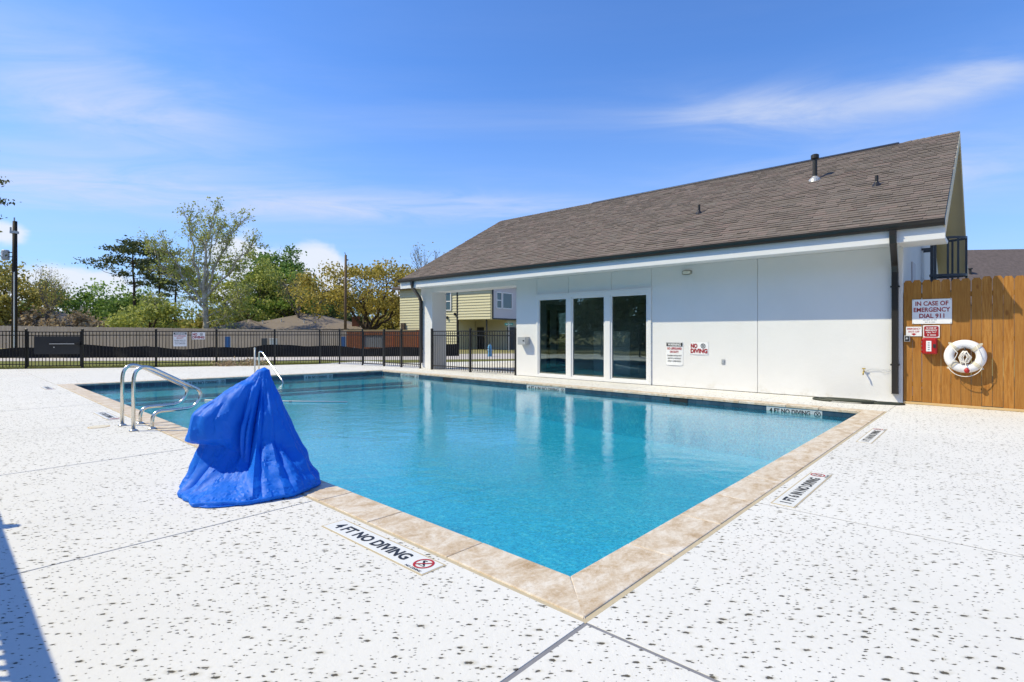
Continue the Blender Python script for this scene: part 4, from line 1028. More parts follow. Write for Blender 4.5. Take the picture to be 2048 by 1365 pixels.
MB().tube([(0, 0, 0), (d.length, 0, 0)], .016, 8).build('shaft', MAT['white_plastic'], o, smooth=True); MB().tube([(d.length * .6, 0, 0), (d.length * .62, 0, 0)], .022, 8).build('collar', MAT['ink_grey'], o)
o = thing('valve_lid', at(-.78, 8.05, .0), 'round tan valve lid flush in the deck by the handrails', 'lid'); MB().lathe([(.12, .001), (.12, .005), (.10, .007), (0.0001, .007)], 24).build('cover', MAT['strap_beige'], o); MB().lathe([(.135, .0005), (.135, .004), (.121, .004)], 24).build('collar', MAT['pale_lumber'], o)

# ================================================================== BLUE COVER OVER THE POOL LIFT
def sim_cover():
    """stiff cover draped over the lift: keyed drape profiles round the mast, then slack buckled by a short cloth relaxation"""
    rng = np.random.default_rng(4); n, m_ = 84, 240
    apex = np.array([-2.345, 5.00, 1.055]); foot = np.array([-2.40, 4.86, 0.0])
    K = {  # angle: (r, z) from the top of the mast down to the hem
        26: [(.05, 1.05), (.10, .93), (.19, .76), (.28, .58), (.35, .43), (.41, .30), (.47, .17), (.53, .075), (.545, .03), (.53, .0)],
        -4: [(.05, 1.05), (.11, .92), (.20, .74), (.29, .56), (.37, .42), (.46, .30), (.55, .18), (.62, .10), (.63, .05), (.60, .0)],
        -30: [(.05, 1.05), (.11, .92), (.19, .74), (.28, .56), (.36, .42), (.45, .31), (.54, .20), (.61, .12), (.64, .06), (.60, .0)],
        -50: [(.05, 1.05), (.10, .92), (.17, .74), (.25, .56), (.33, .41), (.40, .29), (.48, .18), (.57, .10), (.62, .05), (.58, .0)],
        -63: [(.05, 1.05), (.10, .91), (.16, .74), (.23, .56), (.31, .40), (.38, .27), (.47, .16), (.57, .08), (.60, .04), (.585, .0)],
        -72: [(.05, 1.05), (.085, .91), (.10, .74), (.12, .56), (.17, .40), (.26, .26), (.42, .15), (.55, .085), (.61, .04), (.60, .0)],
        -80: [(.05, 1.05), (.10, .91), (.18, .75), (.22, .57), (.22, .42), (.24, .29), (.38, .15), (.53, .085), (.62, .045), (.62, .0)],
        -92: [(.05, 1.05), (.11, .92), (.20, .78), (.26, .60), (.24, .45), (.20, .32), (.34, .155), (.52, .09), (.64, .045), (.64, .0)],
        -103: [(.05, 1.05), (.11, .93), (.17, .80), (.19, .62), (.17, .48), (.15, .34), (.33, .16), (.52, .085), (.62, .04), (.62, .0)],
        -116: [(.05, 1.05), (.13, .94), (.27, .82), (.36, .66), (.37, .50), (.22, .36), (.30, .21), (.46, .09), (.56, .045), (.55, .0)],
        -132: [(.05, 1.05), (.14, .95), (.31, .83), (.45, .69), (.455, .50), (.28, .41), (.34, .25), (.46, .11), (.54, .05), (.545, .0)],
        -148: [(.05, 1.05), (.15, .96), (.34, .84), (.545, .70), (.525, .47), (.40, .42), (.44, .28), (.50, .15), (.565, .06), (.56, .0)],
        -160: [(.05, 1.05), (.15, .96), (.35, .84), (.56, .69), (.53, .46), (.44, .42), (.47, .29), (.51, .17), (.57, .07), (.565, .0)],
        180: [(.05, 1.05), (.14, .95), (.30, .82), (.43, .66), (.42, .48), (.40, .37), (.45, .26), (.51, .15), (.57, .06), (.57, .0)],
        140: [(.05, 1.05), (.11, .92), (.18, .76), (.26, .58), (.34, .42), (.40, .30), (.46, .18), (.53, .09), (.57, .04), (.56, .0)],
        100: [(.05, 1.05), (.10, .92), (.17, .75), (.25, .57), (.33, .42), (.40, .30), (.46, .18), (.52, .09), (.56, .04), (.55, .0)],
        60: [(.05, 1.05), (.10, .93), (.18, .75), (.27, .57), (.34, .42), (.41, .30), (.46, .18), (.53, .08), (.56, .035), (.54, .0)]}
    ks = sorted(K); A = np.array([K[k] for k in ks]); kd = np.radians(np.array(ks, float))
    th = np.linspace(-np.pi, np.pi, m_, endpoint=False)
    kd3 = np.concatenate([kd - 2 * np.pi, kd, kd + 2 * np.pi]); A3 = np.concatenate([A, A, A])
    j = np.searchsorted(kd3, th, side='right') - 1; t = (th - kd3[j]) / (kd3[j + 1] - kd3[j]); t = t * t * (3 - 2 * t) * .2 + t * .8
    prof = A3[j] * (1 - t)[:, None, None] + A3[j + 1] * t[:, None, None]           # m, 10, 2
    # resample down each profile (Catmull-Rom)
    s = np.linspace(0, prof.shape[1] - 1, n); i0 = np.minimum(s.astype(int), prof.shape[1] - 2); f = (s - i0)[None, :, None]
    g = lambda k: prof[:, np.clip(k, 0, prof.shape[1] - 1)]
    p0, p1, p2, p3 = g(i0 - 1), g(i0), g(i0 + 1), g(i0 + 2)
    q = .5 * (2 * p1 + (p2 - p0) * f + (2 * p0 - 5 * p1 + 4 * p2 - p3) * f ** 2 + (3 * p1 - p0 - 3 * p2 + p3) * f ** 3)
    q = q * .35 + (p1 * (1 - f) + p2 * f) * .65
    r, z = np.maximum(q[:, :, 0], .03), np.clip(q[:, :, 1], .006, 1.06)
    S = np.linspace(0, 1, n)[None, :]; T = th[:, None]
    env = np.sin(np.pi * np.clip(S * 1.02, 0, 1)) ** .7
    def ridge(a, w, amp, s0=.1, s1=.8):
        d = (T - np.radians(a) + np.pi) % (2 * np.pi) - np.pi
        return amp * np.exp(-np.abs(d / np.radians(w)) ** 1.4) * np.clip((S - s0) / .12, 0, 1) * np.clip((s1 - S) / .15, 0, 1)
    r += ridge(-40, 3.0, .022, .12, .9) + ridge(-33, 2.5, -.020, .2, .9) + ridge(-22, 3.5, -.022, .35, .95) + ridge(-12, 2.5, .022, .3, .9) + ridge(4, 3, -.020, .2, .8) + ridge(-56, 2.2, -.030, .12, .9) + ridge(-63, 1.8, .022, .1, .85) + ridge(-86, 2.2, -.040, .2, .6) + ridge(-98, 2.2, -.030, .15, .5) + ridge(-110, 2.5, .024, .1, .5) + ridge(-124, 2.0, -.018, .2, .5) + ridge(-140, 2.6, .020, .2, .55) + ridge(-152, 2.2, -.022, .55, .9) + ridge(-125, 2.2, .024, .62, .95) + ridge(-138, 2.0, -.022, .62, .95) + ridge(16, 2.5, .015, .3, .9)
    r += .006 * np.sin(9 * T + 7 * S) * env + .004 * np.sin(23 * T - 11 * S) * env
    ax = apex[None, :2] * (z[..., None] / 1.055) + foot[None, :2] * (1 - z[..., None] / 1.055)
    X = np.concatenate([ax + r[..., None] * np.stack([np.cos(T) + 0 * r, np.sin(T) + 0 * r], -1), z[..., None]], -1).transpose(1, 0, 2)
    X0 = X.reshape(-1, 3).copy(); x = X0 + rng.normal(0, .0015, X0.shape)
    nz = sum(np.sin(X0 @ rng.normal(0, k, 3) + rng.uniform(0, 6)) / k for k in (9, 13, 18, 24, 30, 38)); x += (nz * .045)[:, None] * (X0 - np.array([-2.38, 4.92, .3])) 
    # creases across the flap and the skirt: slanted soft steps
    def idx(i, j): return i * m_ + (j % m_)
    I, J = np.meshgrid(np.arange(n), np.arange(m_), indexing='ij'); cons = []
    def addc(a, b, k, mul): cons.append((a, b, np.linalg.norm(X0[a] - X0[b], axis=1) * mul, k))
    for par in (0, 1):
        i, j = I[par:n - 1:2], J[par:n - 1:2]; addc(idx(i, j).ravel(), idx(i + 1, j).ravel(), .8, 1.05)
        i, j = I[:, par::2], J[:, par::2]; addc(idx(i, j).ravel(), idx(i, j + 1).ravel(), .8, 1.075)
        i, j = I[par:n - 1:2], J[par:n - 1:2]; addc(idx(i, j).ravel(), idx(i + 1, j + 1).ravel(), .5, 1.04); addc(idx(i, j + 1).ravel(), idx(i + 1, j).ravel(), .5, 1.04)
    for par in range(2):
        sel = [r_ for r_ in range(n - 6) if (r_ // 6) % 2 == par]; i, j = I[sel], J[sel]; addc(idx(i, j).ravel(), idx(i + 6, j).ravel(), .35, 1.02)
        js = np.array([c for c in range(m_) if (c // 8) % 2 == par]); i, j = I[:, js], J[:, js]; addc(idx(i, j).ravel(), idx(i, j + 8).ravel(), .25, 1.02)
    pin = np.zeros(n * m_, bool); pin[:m_] = True; pin[-m_:] = True
    for step in range(70):
        x[:, 2] -= .0005
        for a, b, l, k in cons:
            d = x[b] - x[a]; L = np.linalg.norm(d, axis=1); d *= ((L - l) / np.maximum(L, 1e-9) * .5 * k)[:, None]; x[a] += d; x[b] -= d
        x += (X0 - x) * .022; x[:, 2] = np.maximum(x[:, 2], .007); x[pin] = X0[pin]
    # sharp tarp creases: tent-shaped waves across random directions
    ctr = np.array([-2.38, 4.92, .30]); nrm = x - ctr; nrm[:, 2] *= .4; nrm /= np.linalg.norm(nrm, axis=1, keepdims=True)
    Sg = np.repeat(np.linspace(0, 1, n), m_); env = np.clip(Sg / .08, 0, 1) * np.clip((1 - Sg) / .06, 0, 1); dsp = 0
    for wl, amp in ((.50, .026), (.40, .024), (.31, .018), (.24, .012), (.18, .008)):
        k = rng.normal(0, 1, 3); k[2] *= .55; k /= np.linalg.norm(k); ph = (x @ k) / wl + rng.uniform() + .10 * np.sin(x @ rng.normal(0, 7, 3)); tri = np.abs((ph % 1) - .5) * 4 - 1
        msk = np.clip(.5 + 1.2 * np.sin(x @ rng.normal(0, 5, 3) + rng.uniform(0, 6)), 0, 1); dsp = dsp + amp * tri * msk
    x = x + nrm * (dsp * env)[:, None]; x[:, 2] = np.maximum(x[:, 2], .007)
    return x, n, m_, apex
cx, cn_, cm_, capex = sim_cover()
base = Vector((-2.40, 4.86, 0.0)); xl = cx - np.array(base)
q = [(i * cm_ + j, (i + 1) * cm_ + j, (i + 1) * cm_ + (j + 1) % cm_, i * cm_ + (j + 1) % cm_) for i in range(cn_ - 1) for j in range(cm_)]
lift = thing('covered_pool_lift', Matrix.Translation(base), 'pool lift under a draped bright blue cover on the deck', 'pool lift')
me = npmesh('cover', xl, q, MAT['blue_vinyl'], True); me.set_sharp_from_angle(angle=R(24)); co = link('cover', me, lift)
md = co.modifiers.new('thick', 'SOLIDIFY'); md.thickness = .004; md.offset = 1
# gathered cap on top
tp = MB(); k0 = cx[:cm_] - np.array(base); vs = [tuple(p) for p in k0] + [tuple(np.array(capex) - np.array(base) + [.01, 0, .022])]
tp.add(vs, [(i, (i + 1) % cm_, cm_) for i in range(cm_)]); tp.build('cap', MAT['blue_vinyl'], lift, smooth=True)
hm = cx[-cm_:] - np.array(base)
MB().tube([tuple(p + [0, 0, .002]) for p in hm] + [tuple(hm[0] + [0, 0, .002])], .006, 6, cap=False).build('hem', MAT['blue_vinyl'], lift, smooth=True)

# ================================================================== BLACK IRON FENCES
Z0 = -.13
pick_me = MB().box(-.009, .009, -.009, .009, .06 + Z0 + .12, 1.46).mesh('picket', MAT['black_iron'])
def post_mb(h, r=.033): return MB().box(-r, r, -r, r, Z0, h).box(-r - .008, r + .008, -r - .008, r + .008, h, h + .016).add([(-r, -r, h + .016), (r, -r, h + .016), (r, r, h + .016), (-r, r, h + .016), (0, 0, h + .045)], [(0, 1, 4), (1, 2, 4), (2, 3, 4), (3, 0, 4)])
def bay(root, a, b, spacing=.118, joined=False, hi=1.46, lo=.14):
    """rails and pickets between two posts (local coordinates of root)"""
    d = b - a; L = d.length; an = math.atan2(d.y, d.x); M = Matrix.Translation((a.x, a.y, 0)) @ Matrix.Rotation(an, 4, 'Z')
    for z in (hi - .02, hi - .175, lo): link('rail', MB().box(.03, L - .03, -.014, .014, z, z + .034).mesh('rail', MAT['black_iron']), root, M)
    n = max(2, int(round(L / spacing))); jm = MB()
    for i in range(1, n):
        if joined: jm.box(L * i / n - .009, L * i / n + .009, -.009, .009, .06, hi)
        else: link('picket', pick_me, root, M @ Matrix.Translation((L * i / n, 0, 0)))
    if joined: tag(link('picket_row', jm.mesh('picket_row', MAT['black_iron']), root, M), kind='stuff')
def iron_run(pts, label, h=1.53, joined=False, group='black iron fence runs', hi=1.46):
    a = Vector(pts[0]); root = thing('iron_fence', at(a.x, a.y, 0), label, 'fence', group)
    lp = [Vector(p) - a for p in pts]
    for p, q2 in zip(lp[:-1], lp[1:]): bay(root, p, q2, joined=joined, hi=hi)
    me2 = post_mb(h).mesh('post', MAT['black_iron'])
    for p in lp: link('post', me2, root, Matrix.Translation((p.x, p.y, 0)) @ Matrix.Rotation(math.atan2((lp[-1] - lp[0]).y, (lp[-1] - lp[0]).x), 4, 'Z'))
    return root
def gate(a, b, label, panel_m, pf=(.06, .97), ph=(.62, 1.27), flip=1, hi=1.44):
    a, b = Vector(a), Vector(b); d = b - a; L = d.length; an = math.atan2(d.y, d.x)
    o = thing('iron_gate', Matrix.Translation(P(a.x, a.y, 0)) @ Matrix.Rotation(YAW + an, 4, 'Z'), label, 'gate', 'black iron gates')
    g0, g1 = .07, L - .06
    for x in (g0, g1): MB().box(x - .02, x + .02, -.02, .02, .06, hi + .02).build('stile', MAT['black_iron'], o)
    for z in (hi - .03, hi - .17, .07): MB().box(g0 + .02, g1 - .02, -.014, .014, z, z + .034).build('rail', MAT['black_iron'], o)
    n = int((g1 - g0) / .118)
    m3 = MB().box(-.009, .009, -.009, .009, .10, hi).mesh('picket', MAT['black_iron'])
    for i in range(1, n): link('picket', m3, o, Matrix.Translation((g0 + (g1 - g0) * i / n, 0, 0)))
    f = -1 * flip
    MB().box(g0 + (g1 - g0) * pf[0], g0 + (g1 - g0) * pf[1], min(f * .024, f * .032), max(f * .024, f * .032), *ph).build('solid_panel', MAT[panel_m], o)
    x0, x1 = g0 + (g1 - g0) * .40, g1 - .10; z = (ph[0] + ph[1]) / 2 + .06
    MB().box(x0, x1, min(f * .034, f * .085), max(f * .034, f * .085), z - .030, z + .030).build('push_bar', MAT['trim_black'], o, bevel=.008)
    MB().box(x0 + .05, x1 - .08, min(f * .086, f * .098), max(f * .086, f * .098), z - .022, z + .010).build('push_pad', MAT['galvanised'], o, bevel=.004)
    MB().box(x1, x1 + .12, min(f * .034, f * .10), max(f * .034, f * .10), z - .06, z + .06).build('latch_case', MAT['trim_black'], o, bevel=.008)
    MB().lathe([(.022, 0), (.022, .01), (.012, .014)], 12).build('lock', MAT['white_plastic'], o, mw=Matrix.Translation((g0 + (g1 - g0) * .5, f * .033, z - .14)) @ Matrix.Rotation(R(90 * (1 if f < 0 else -1)), 4, 'X'))
    for zz in (.25, 1.2): MB().box(g0 - .07, g0 - .015, -.02, .02, zz, zz + .06).build('hinge', MAT['black_iron'], o)
    return o
iron_run([(-3.9, 29.7), (-1.9, 28.07), (.09, 26.44)], 'black iron fence run that meets the hinge post of the charcoal-panel gate')
iron_run([(1.64, 25.17), (3.85, 23.92), (5.78, 22.79), (7.78, 21.70), (9.50, 20.95), (9.88, 19.88), (10.08, 18.33)], 'long black iron fence run that carries the two white signs')
iron_run([(10.31, 17.06), (10.41, 15.99), (10.50, 14.86)], 'short black iron fence run ending at the white porch column')
iron_run([(10.40, 14.04), (10.44, 11.95), (10.50, 9.84)], 'black iron fence panels closing the porch opening')
gate((.09, 26.44), (1.64, 25.17), 'black iron gate with a charcoal panel and push bar', 'gate_panel', (.12, .99), (.55, 1.26))
gate((10.08, 18.33), (10.31, 17.06), 'black iron gate with a light grey panel and push bar', 'grey_panel', (.02, .97), (.78, 1.30), flip=-1)
# run along the left of the deck
lf = iron_run([(-3.07, 5.6), (-3.07, 8.0), (-3.07, 10.4), (-3.07, 12.8), (-3.07, 15.2), (-3.07, 17.6), (-3.07, 20.0), (-3.07, 22.4), (-3.07, 24.8), (-3.07, 27.2), (-3.07, 28.95)], 'black iron fence along the left deck edge', joined=True)
lf2 = iron_run([(-3.07, -6.0), (-3.07, -3.6), (-3.07, -1.2), (-3.07, -.2)], 'black iron fence along the near deck edge', joined=True)
o = thing('iron_gate', at(-3.07, -.2, 0), 'wide black iron gate with a solid top plate casting the striped shadow', 'gate', 'black iron gates')
for v in (.04, 4.65): MB().box(-.033, .033, v - .033, v + .033, Z0, 1.61).build('post', MAT['black_iron'], o)
MB().box(-.012, .012, .08, 4.61, 1.315, 1.50).build('top_plate', MAT['gate_panel'], o)
MB().box(-.012, .012, 4.69, 5.80, 1.49, 1.52).box(-.012, .012, 4.69, 5.80, 1.2, 1.47).build('side_plate', MAT['gate_panel'], o)
MB().box(-.014, .014, .08, 4.61, .08, .12).build('bottom_rail', MAT['black_iron'], o)
jm = MB()
for k in range(1, 44): jm.box(-.0125, .0125, .08 + k * .104 - .0125, .08 + k * .104 + .0125, .12, 1.314)
tag(jm.build('picket_row', MAT['black_iron'], o), kind='stuff')
# signs on the fence
fd = (Vector((5.78, 22.79)) - Vector((3.85, 23.92))).normalized(); fn = Vector((fd.y, -fd.x)) if fd.y < 0 else Vector((-fd.y, fd.x))
if fn.y > 0: fn = -fn
def on_fence(s, h):
    p = Vector((3.85, 23.92)) + fd * s + fn * .022; M = Matrix((Vector((fd.x, fd.y, 0)), Vector((0, 0, 1)), Vector((fn.x, fn.y, 0)))).transposed().to_4x4()
    return PF @ (Matrix.Translation((p.x, p.y, h)) @ M)
I4 = Matrix.Identity(4)
warning_sign(on_fence(.88, 1.13), 'warning no lifeguard on duty sign hung on the black iron fence', 'warning signs', I4, .50, .60)
nodiving_sign(on_fence(1.56, 1.27), 'no diving sign hung on the black iron fence', 'no diving signs', I4, .50, .30)

# ================================================================== STREET SIDE (world axes: x sideways, y away)
def wthing(name, x, y, z, label, cat, group=None, rot=0.0): return thing(name, Matrix.Translation((x, y, z)) @ Matrix.Rotation(rot, 4, 'Z'), label, cat, group)
GZ = -.135
# black silt fence with stakes
sf = wthing('silt_fence', -38, 31.6, GZ, 'low black silt fence running along the street', 'silt fence')
rs = random.Random(21); vs = []; n = 90; pts = []
for i in range(n):
    x = 34.5 * i / (n - 1); y = .030 * x + .06 * math.sin(i * 1.3) + .00045 * x * x * 4; h = .66 + .10 * math.sin(x * .55 + 1) + .06 * math.sin(x * 1.7) + rs.uniform(-.02, .02)
    pts.append((x, y, h))
for x, y, h in pts:
    for k in range(5): vs.append((x, y + .05 * math.sin(k * 1.2 + x * 3), h * k / 4))
v2 = [(x, y + .012, z) for x, y, z in vs]
fs = [(i * 5 + k, i * 5 + 5 + k, i * 5 + 6 + k, i * 5 + 1 + k) for i in range(n - 1) for k in range(4)]
MB().add(vs, fs).add(v2, [tuple(reversed(f)) for f in fs]).build('fabric', MAT['silt_fabric'], sf, smooth=True)
for i in range(0, n, 6):
    x, y, h = pts[i]; MB().box(x - .018, x + .018, y + .08, y + .116, 0, h + .06).build('stake', MAT['weathered_wood'], sf)
# old grey board fence
of = wthing('board_fence', -52, 52.5, GZ, 'long weathered grey board fence behind the street', 'fence')
p0, p1 = Vector((0, 0)), Vector((38.2, -8.2)); d = p1 - p0; L = d.length; an = math.atan2(d.y, d.x); bw = .14
bm_ = [MB().box(0, bw - .020, -.010, .010, 0, 1).mesh('board', MAT['weathered_wood'])]
nb = int(L / bw)
rs = random.Random(31)
rest_b = MB()
for i in range(nb):
    t = i / nb; h = 2.27 - .52 * t + rs.uniform(-.02, .02); M = Matrix.Translation((p0.x + d.x * t, p0.y + d.y * t, -.02)) @ Matrix.Rotation(an, 4, 'Z') @ Matrix.Diagonal((1, 1, h, 1))
    o = link('board', bm_[0], of, M)
for z in (.4, 1.4): 
    M = Matrix.Rotation(an, 4, 'Z'); MB().box(0, L, .012, .05, z, z + .09).build('rail', MAT['weathered_wood'], of, mw=M)
# new cedar fence
nf = wthing('red_cedar_fence', -16.2, 51.0, GZ, 'reddish new cedar fence with a pale top board by the green house', 'fence')
L2_ = 12.0; h2 = 1.80
bme = MB().box(0, .136, -.01, .01, 0, h2).mesh('board', MAT['red_cedar'])
for i in range(int(L2_ / .14)): link('board', bme, nf, Matrix.Translation((i * .14, -.0008 * i, 0)))
MB().box(0, L2_, -.05, -.012, h2 - .12, h2 + .03).build('top_board', MAT['pale_lumber'], nf)
for z in (.35, 1.05): MB().box(0, L2_, -.05, -.012, z, z + .09).build('rail', MAT['red_cedar'], nf)
for x in (0, 2.4, 4.8, 7.2, 9.6, 12): MB().box(x, x + .1, -.14, -.052, 0, h2 - .13).build('post', MAT['red_cedar'], nf)
# utility poles
def pole(x, y, h, r, m, label):
    o = wthing('utility_pole', x, y, GZ, label, 'utility pole', 'utility poles'); MB().tube([(0, 0, 0), (0.02, 0, h * .5), (.05, 0, h)], [r, r * .9, r * .75], 12).build('shaft', MAT[m], o, smooth=True); return o
p = pole(-40.0, 42.6, 10.5, .20, 'pole_wood', 'dark utility pole with a grey transformer box and white conduit')
MB().lathe([(.20, -.38), (.25, -.36), (.25, .36), (.20, .42), (.05, .44)], 16).build('transformer', MAT['transformer_grey'], p, mw=Matrix.Translation((-.62, -.1, 7.75)))
MB().box(-.45, -.12, -.12, .0, 7.6, 7.66).box(-.45, -.12, -.12, .0, 7.95, 8.01).build('bracket', MAT['vent_black'], p)
MB().tube([(.16, -.20, .0), (.17, -.20, 6.4)], .045, 8).build('conduit', MAT['white_plastic'], p)
MB().box(-.18, .22, -.22, .18, 9.5, 9.7).tube([(.0, 0, 10.4), (.0, 0, 10.8)], .05, 8).build('bracket_cap', MAT['galvanised'], p); MB().tube([(-.2, -.1, 9.65), (-.2, -.1, 10.0)], .06, 8).build('insulator', MAT['galvanised'], p)
MB().tube([(-.6, -.1, 7.3), (-.9, -.1, 7.0), (-.5, -.1, 6.6), (-.1, -.1, 6.55)], .02, 6).build('cable', MAT['wire_black'], p)
p = pole(-16.55, 52.6, 9.25, .15, 'pole_brown', 'slim brown utility pole rising behind the board fence')
MB().tube([(.05, 0, 9.2), (-.05, 0, 9.5)], .035, 6).build('pin', MAT['bark_grey'], p); MB().box(.10, .30, -.06, .06, 8.7, 8.82).build('insulator', MAT['bark_grey'], p)
# low houses beyond the fence
def low_house(x, y, w, dpt, hw, hr, label, chim=None, vents=(), rot=0.0, hip=.55, roofm='roof_brown', ventm='white_plastic'):
    o = wthing('low_house', x, y, GZ, label, 'house', 'low houses beyond the board fence', rot)
    MB().box(-w / 2 + .4, w / 2 - .4, .4, dpt - .4, 0, hw).build('wall', MAT['wall_brick'], o)
    k = dpt * hip
    rf = MB().add([(-w / 2, 0, hw - .05), (w / 2, 0, hw - .05), (w / 2, dpt, hw - .05), (-w / 2, dpt, hw - .05), (-w / 2 + k, dpt / 2, hr), (w / 2 - k, dpt / 2, hr), (-w / 2, 0, hw + .08), (w / 2, 0, hw + .08), (w / 2, dpt, hw + .08), (-w / 2, dpt, hw + .08)],
             [(6, 7, 5, 4), (8, 9, 4, 5), (7, 8, 5), (9, 6, 4), (0, 1, 7, 6), (1, 2, 8, 7), (2, 3, 9, 8), (3, 0, 6, 9), (3, 2, 1, 0)]).build('roof', MAT[roofm], o)
    if chim: MB().box(chim[0] - .4, chim[0] + .4, chim[1] - .3, chim[1] + .3, hw, chim[2]).box(chim[0] - .46, chim[0] + .46, chim[1] - .36, chim[1] + .36, chim[2], chim[2] + .12).build('chimney', MAT['brick_red'], rf)
    for vx, vy in vents:
        z = hw + .08 + (hr - hw) * vy / (dpt / 2); MB().tube([(vx, vy, z - .1), (vx, vy, z + .28)], .07, 8).lathe([(.13, 0), (.13, .07)], 10, (vx, vy, z + .25)).build('vent', MAT[ventm], rf)
    for wx in (-w * .3, 0, w * .3): MB().box(wx - .6, wx + .6, .36, .40, .9, 2.1).build('window', MAT['house_glass'], o)
    return o
low_house(-54.5, 58, 11, 9, 2.3, 4.1, 'low house with brown hip roof behind the dark utility pole', (-.2, 1.6, 3.85))
low_house(-26.5, 64, 17.5, 11, 1.9, 4.1, 'wide low house with brown hip roof and small white roof vents', (7.3, 1.2, 3.4), ((-4.5, 1.9), (-2.4, 2.4), (.6, 2.0)), hip=.75)
low_house(-32.5, 62, 8, 7, 1.8, 3.2, 'lower wing house with brown roof beside the wide low house', None, hip=.6)
low_house(33.0, 31, 15, 10, 3.2, 7.2, 'neighbouring house with a dark shingle roof behind the cedar fence', None, ((-3.9, 2.6), (-5.3, 1.3)), hip=.0, roofm='roof_dark', rot=-.12, ventm='vent_black')

# green two-storey house seen past the porch
gh = wthing('green_house', -1.74, 46.0, GZ, 'green sided two-storey house seen through the porch opening', 'house', rot=R(-35))
def siding(mb, x0, x1, y, z0, z1, step=.25, t=.055):
    z = z0
    while z < z1 - .01:
        zt = min(z + step, z1); mb.add([(x0, y - t, z), (x1, y - t, z), (x1, y, zt), (x0, y, zt), (x0, y, z), (x1, y, z)], [(0, 1, 2, 3), (4, 5, 1, 0)]); z += step
mb = MB(); siding(mb, -11.4, -4.0, -.01, 0, 5.85); mb.build('lower_siding', MAT['siding_green'], gh)
MB().box(-11.4, -3.99, 0, 9, 0, 5.85).build('wall', MAT['siding_green'], gh)
mb = MB(); siding(mb, -3.86, -.12, -.01, 2.75, 5.85); mb.build('upper_siding', MAT['siding_green'], gh)
MB().box(-3.98, 0, 0, 9, 2.70, 5.85).build('upper_wall', MAT['siding_green'], gh)
MB().box(-3.98, -3.87, -.09, .1, 0, 5.85).build('corner_trim', MAT['trim_black'], gh)
MB().box(-3.98, -.3, 2.6, 9, 0, 2.695).build('porch_wall', MAT['siding_beige'], gh)
MB().box(-3.7, -2.9, 2.54, 2.598, 0, 2.05).build('door', MAT['trim_black'], gh)
MB().box(-.9, -.8, .3, .4, 0, 2.695).build('porch_post', MAT['trim_black'], gh)
MB().box(-.3, -.22, 2.7, 8.9, 0, 2.05).build('garage_door', MAT['trim_black'], gh)
bayp = MB().box(.002, .05, .12, 3.75, 2.82, 5.85).build('bay', MAT['panel_lilac'], gh)
for y0, y1, z0, z1 in ((-.02, .12, 2.70, 5.85), (3.75, 3.92, 2.70, 5.85), (.12, 3.75, 2.70, 2.82)): MB().box(.003, .09, y0, y1, z0, z1).build('bay_trim', MAT['trim_black'], bayp)
def win_(x0, x1, z0, z1, y, parent, bar=True, mw=None):
    w = MB().box(x0 - .09, x1 + .09, y - .06, y - .002, z0 - .09, z0).box(x0 - .09, x1 + .09, y - .06, y - .002, z1, z1 + .09).box(x0 - .09, x0, y - .06, y - .002, z0, z1).box(x1, x1 + .09, y - .06, y - .002, z0, z1)
    if bar: w.box(x0, x1, y - .06, y - .002, (z0 + z1) / 2 - .04, (z0 + z1) / 2 + .04)
    w = w.build('window', MAT['window_vinyl'], parent, mw=mw); MB().box(x0, x1, y - .022, y - .003, z0, z1).build('pane', MAT['house_glass'], w)
SIDE = Matrix.Rotation(R(90), 4, 'Z')
win_(.62, 1.25, 3.75, 5.05, -.052, bayp, True, SIDE); win_(1.50, 2.85, 3.75, 5.05, -.052, bayp, False, SIDE); win_(-5.28, -4.70, 3.65, 5.2, -.068, gh)
MB().add([(-11.9, -.5, 5.78), (.5, -.5, 5.78), (.5, 9.5, 5.78), (-11.9, 9.5, 5.78), (-11.9, -.5, 5.96), (.5, -.5, 5.96), (.5, 9.5, 5.96), (-11.9, 9.5, 5.96), (-8, 4.5, 7.9), (-3, 4.5, 7.9)],
         [(4, 5, 9, 8), (6, 7, 8, 9), (5, 6, 9), (7, 4, 8), (0, 1, 5, 4), (1, 2, 6, 5), (2, 3, 7, 6), (3, 0, 4, 7), (3, 2, 1, 0)]).build('roof', MAT['roof_dark'], gh)
MB().box(-11.1, -10.6, -.24, -.068, 1.7, 2.5).build('meter_box', MAT['bark_brown'], gh)
for x, z in ((-5.15, 2.8), (-4.2, 3.1)): MB().box(x, x + .12, -.22, -.068, z, z + .26).build('wall_lamp', MAT['trim_black'], gh)
# street sign and hydrant
ss = wthing('street_sign', -.25, 43.0, GZ, 'green street name sign on a grey post', 'street sign')
MB().tube([(0, 0, 0), (0, 0, 2.35)], .035, 8).build('post', MAT['galvanised'], ss); MB().box(-.35, .35, -.012, .012, 2.13, 2.32).build('blade', MAT['sign_green'], ss); MB().box(-.012, .012, -.33, .33, 2.33, 2.52).build('blade', MAT['sign_green'], ss)
t = MB().box(-.26, -.08, -.0135, -.0125, 2.20, 2.25).box(-.04, .16, -.0135, -.0125, 2.20, 2.25).box(.19, .28, -.0135, -.0125, 2.20, 2.25); t.build('lettering', MAT['sign_white'], ss)
hy = wthing('fire_hydrant', -1.42, 34.0, GZ, 'blue fire hydrant on the grass beyond the porch', 'hydrant')
MB().lathe([(.17, 0), (.17, .05), (.12, .06), (.115, .55), (.15, .56), (.15, .60), (.12, .62), (.11, .70), (.05, .78), (.04, .84), (.001, .85)], 16).build('barrel', MAT['hydrant_blue'], hy, smooth=False)
for s in (-1, 1): MB().tube([(s * .1, 0, .42), (s * .2, 0, .42)], .055, 10).build('nozzle', MAT['white_plastic'], hy)
MB().tube([(0, -.1, .36), (0, -.2, .36)], .07, 10).build('front_nozzle', MAT['hydrant_blue'], hy)
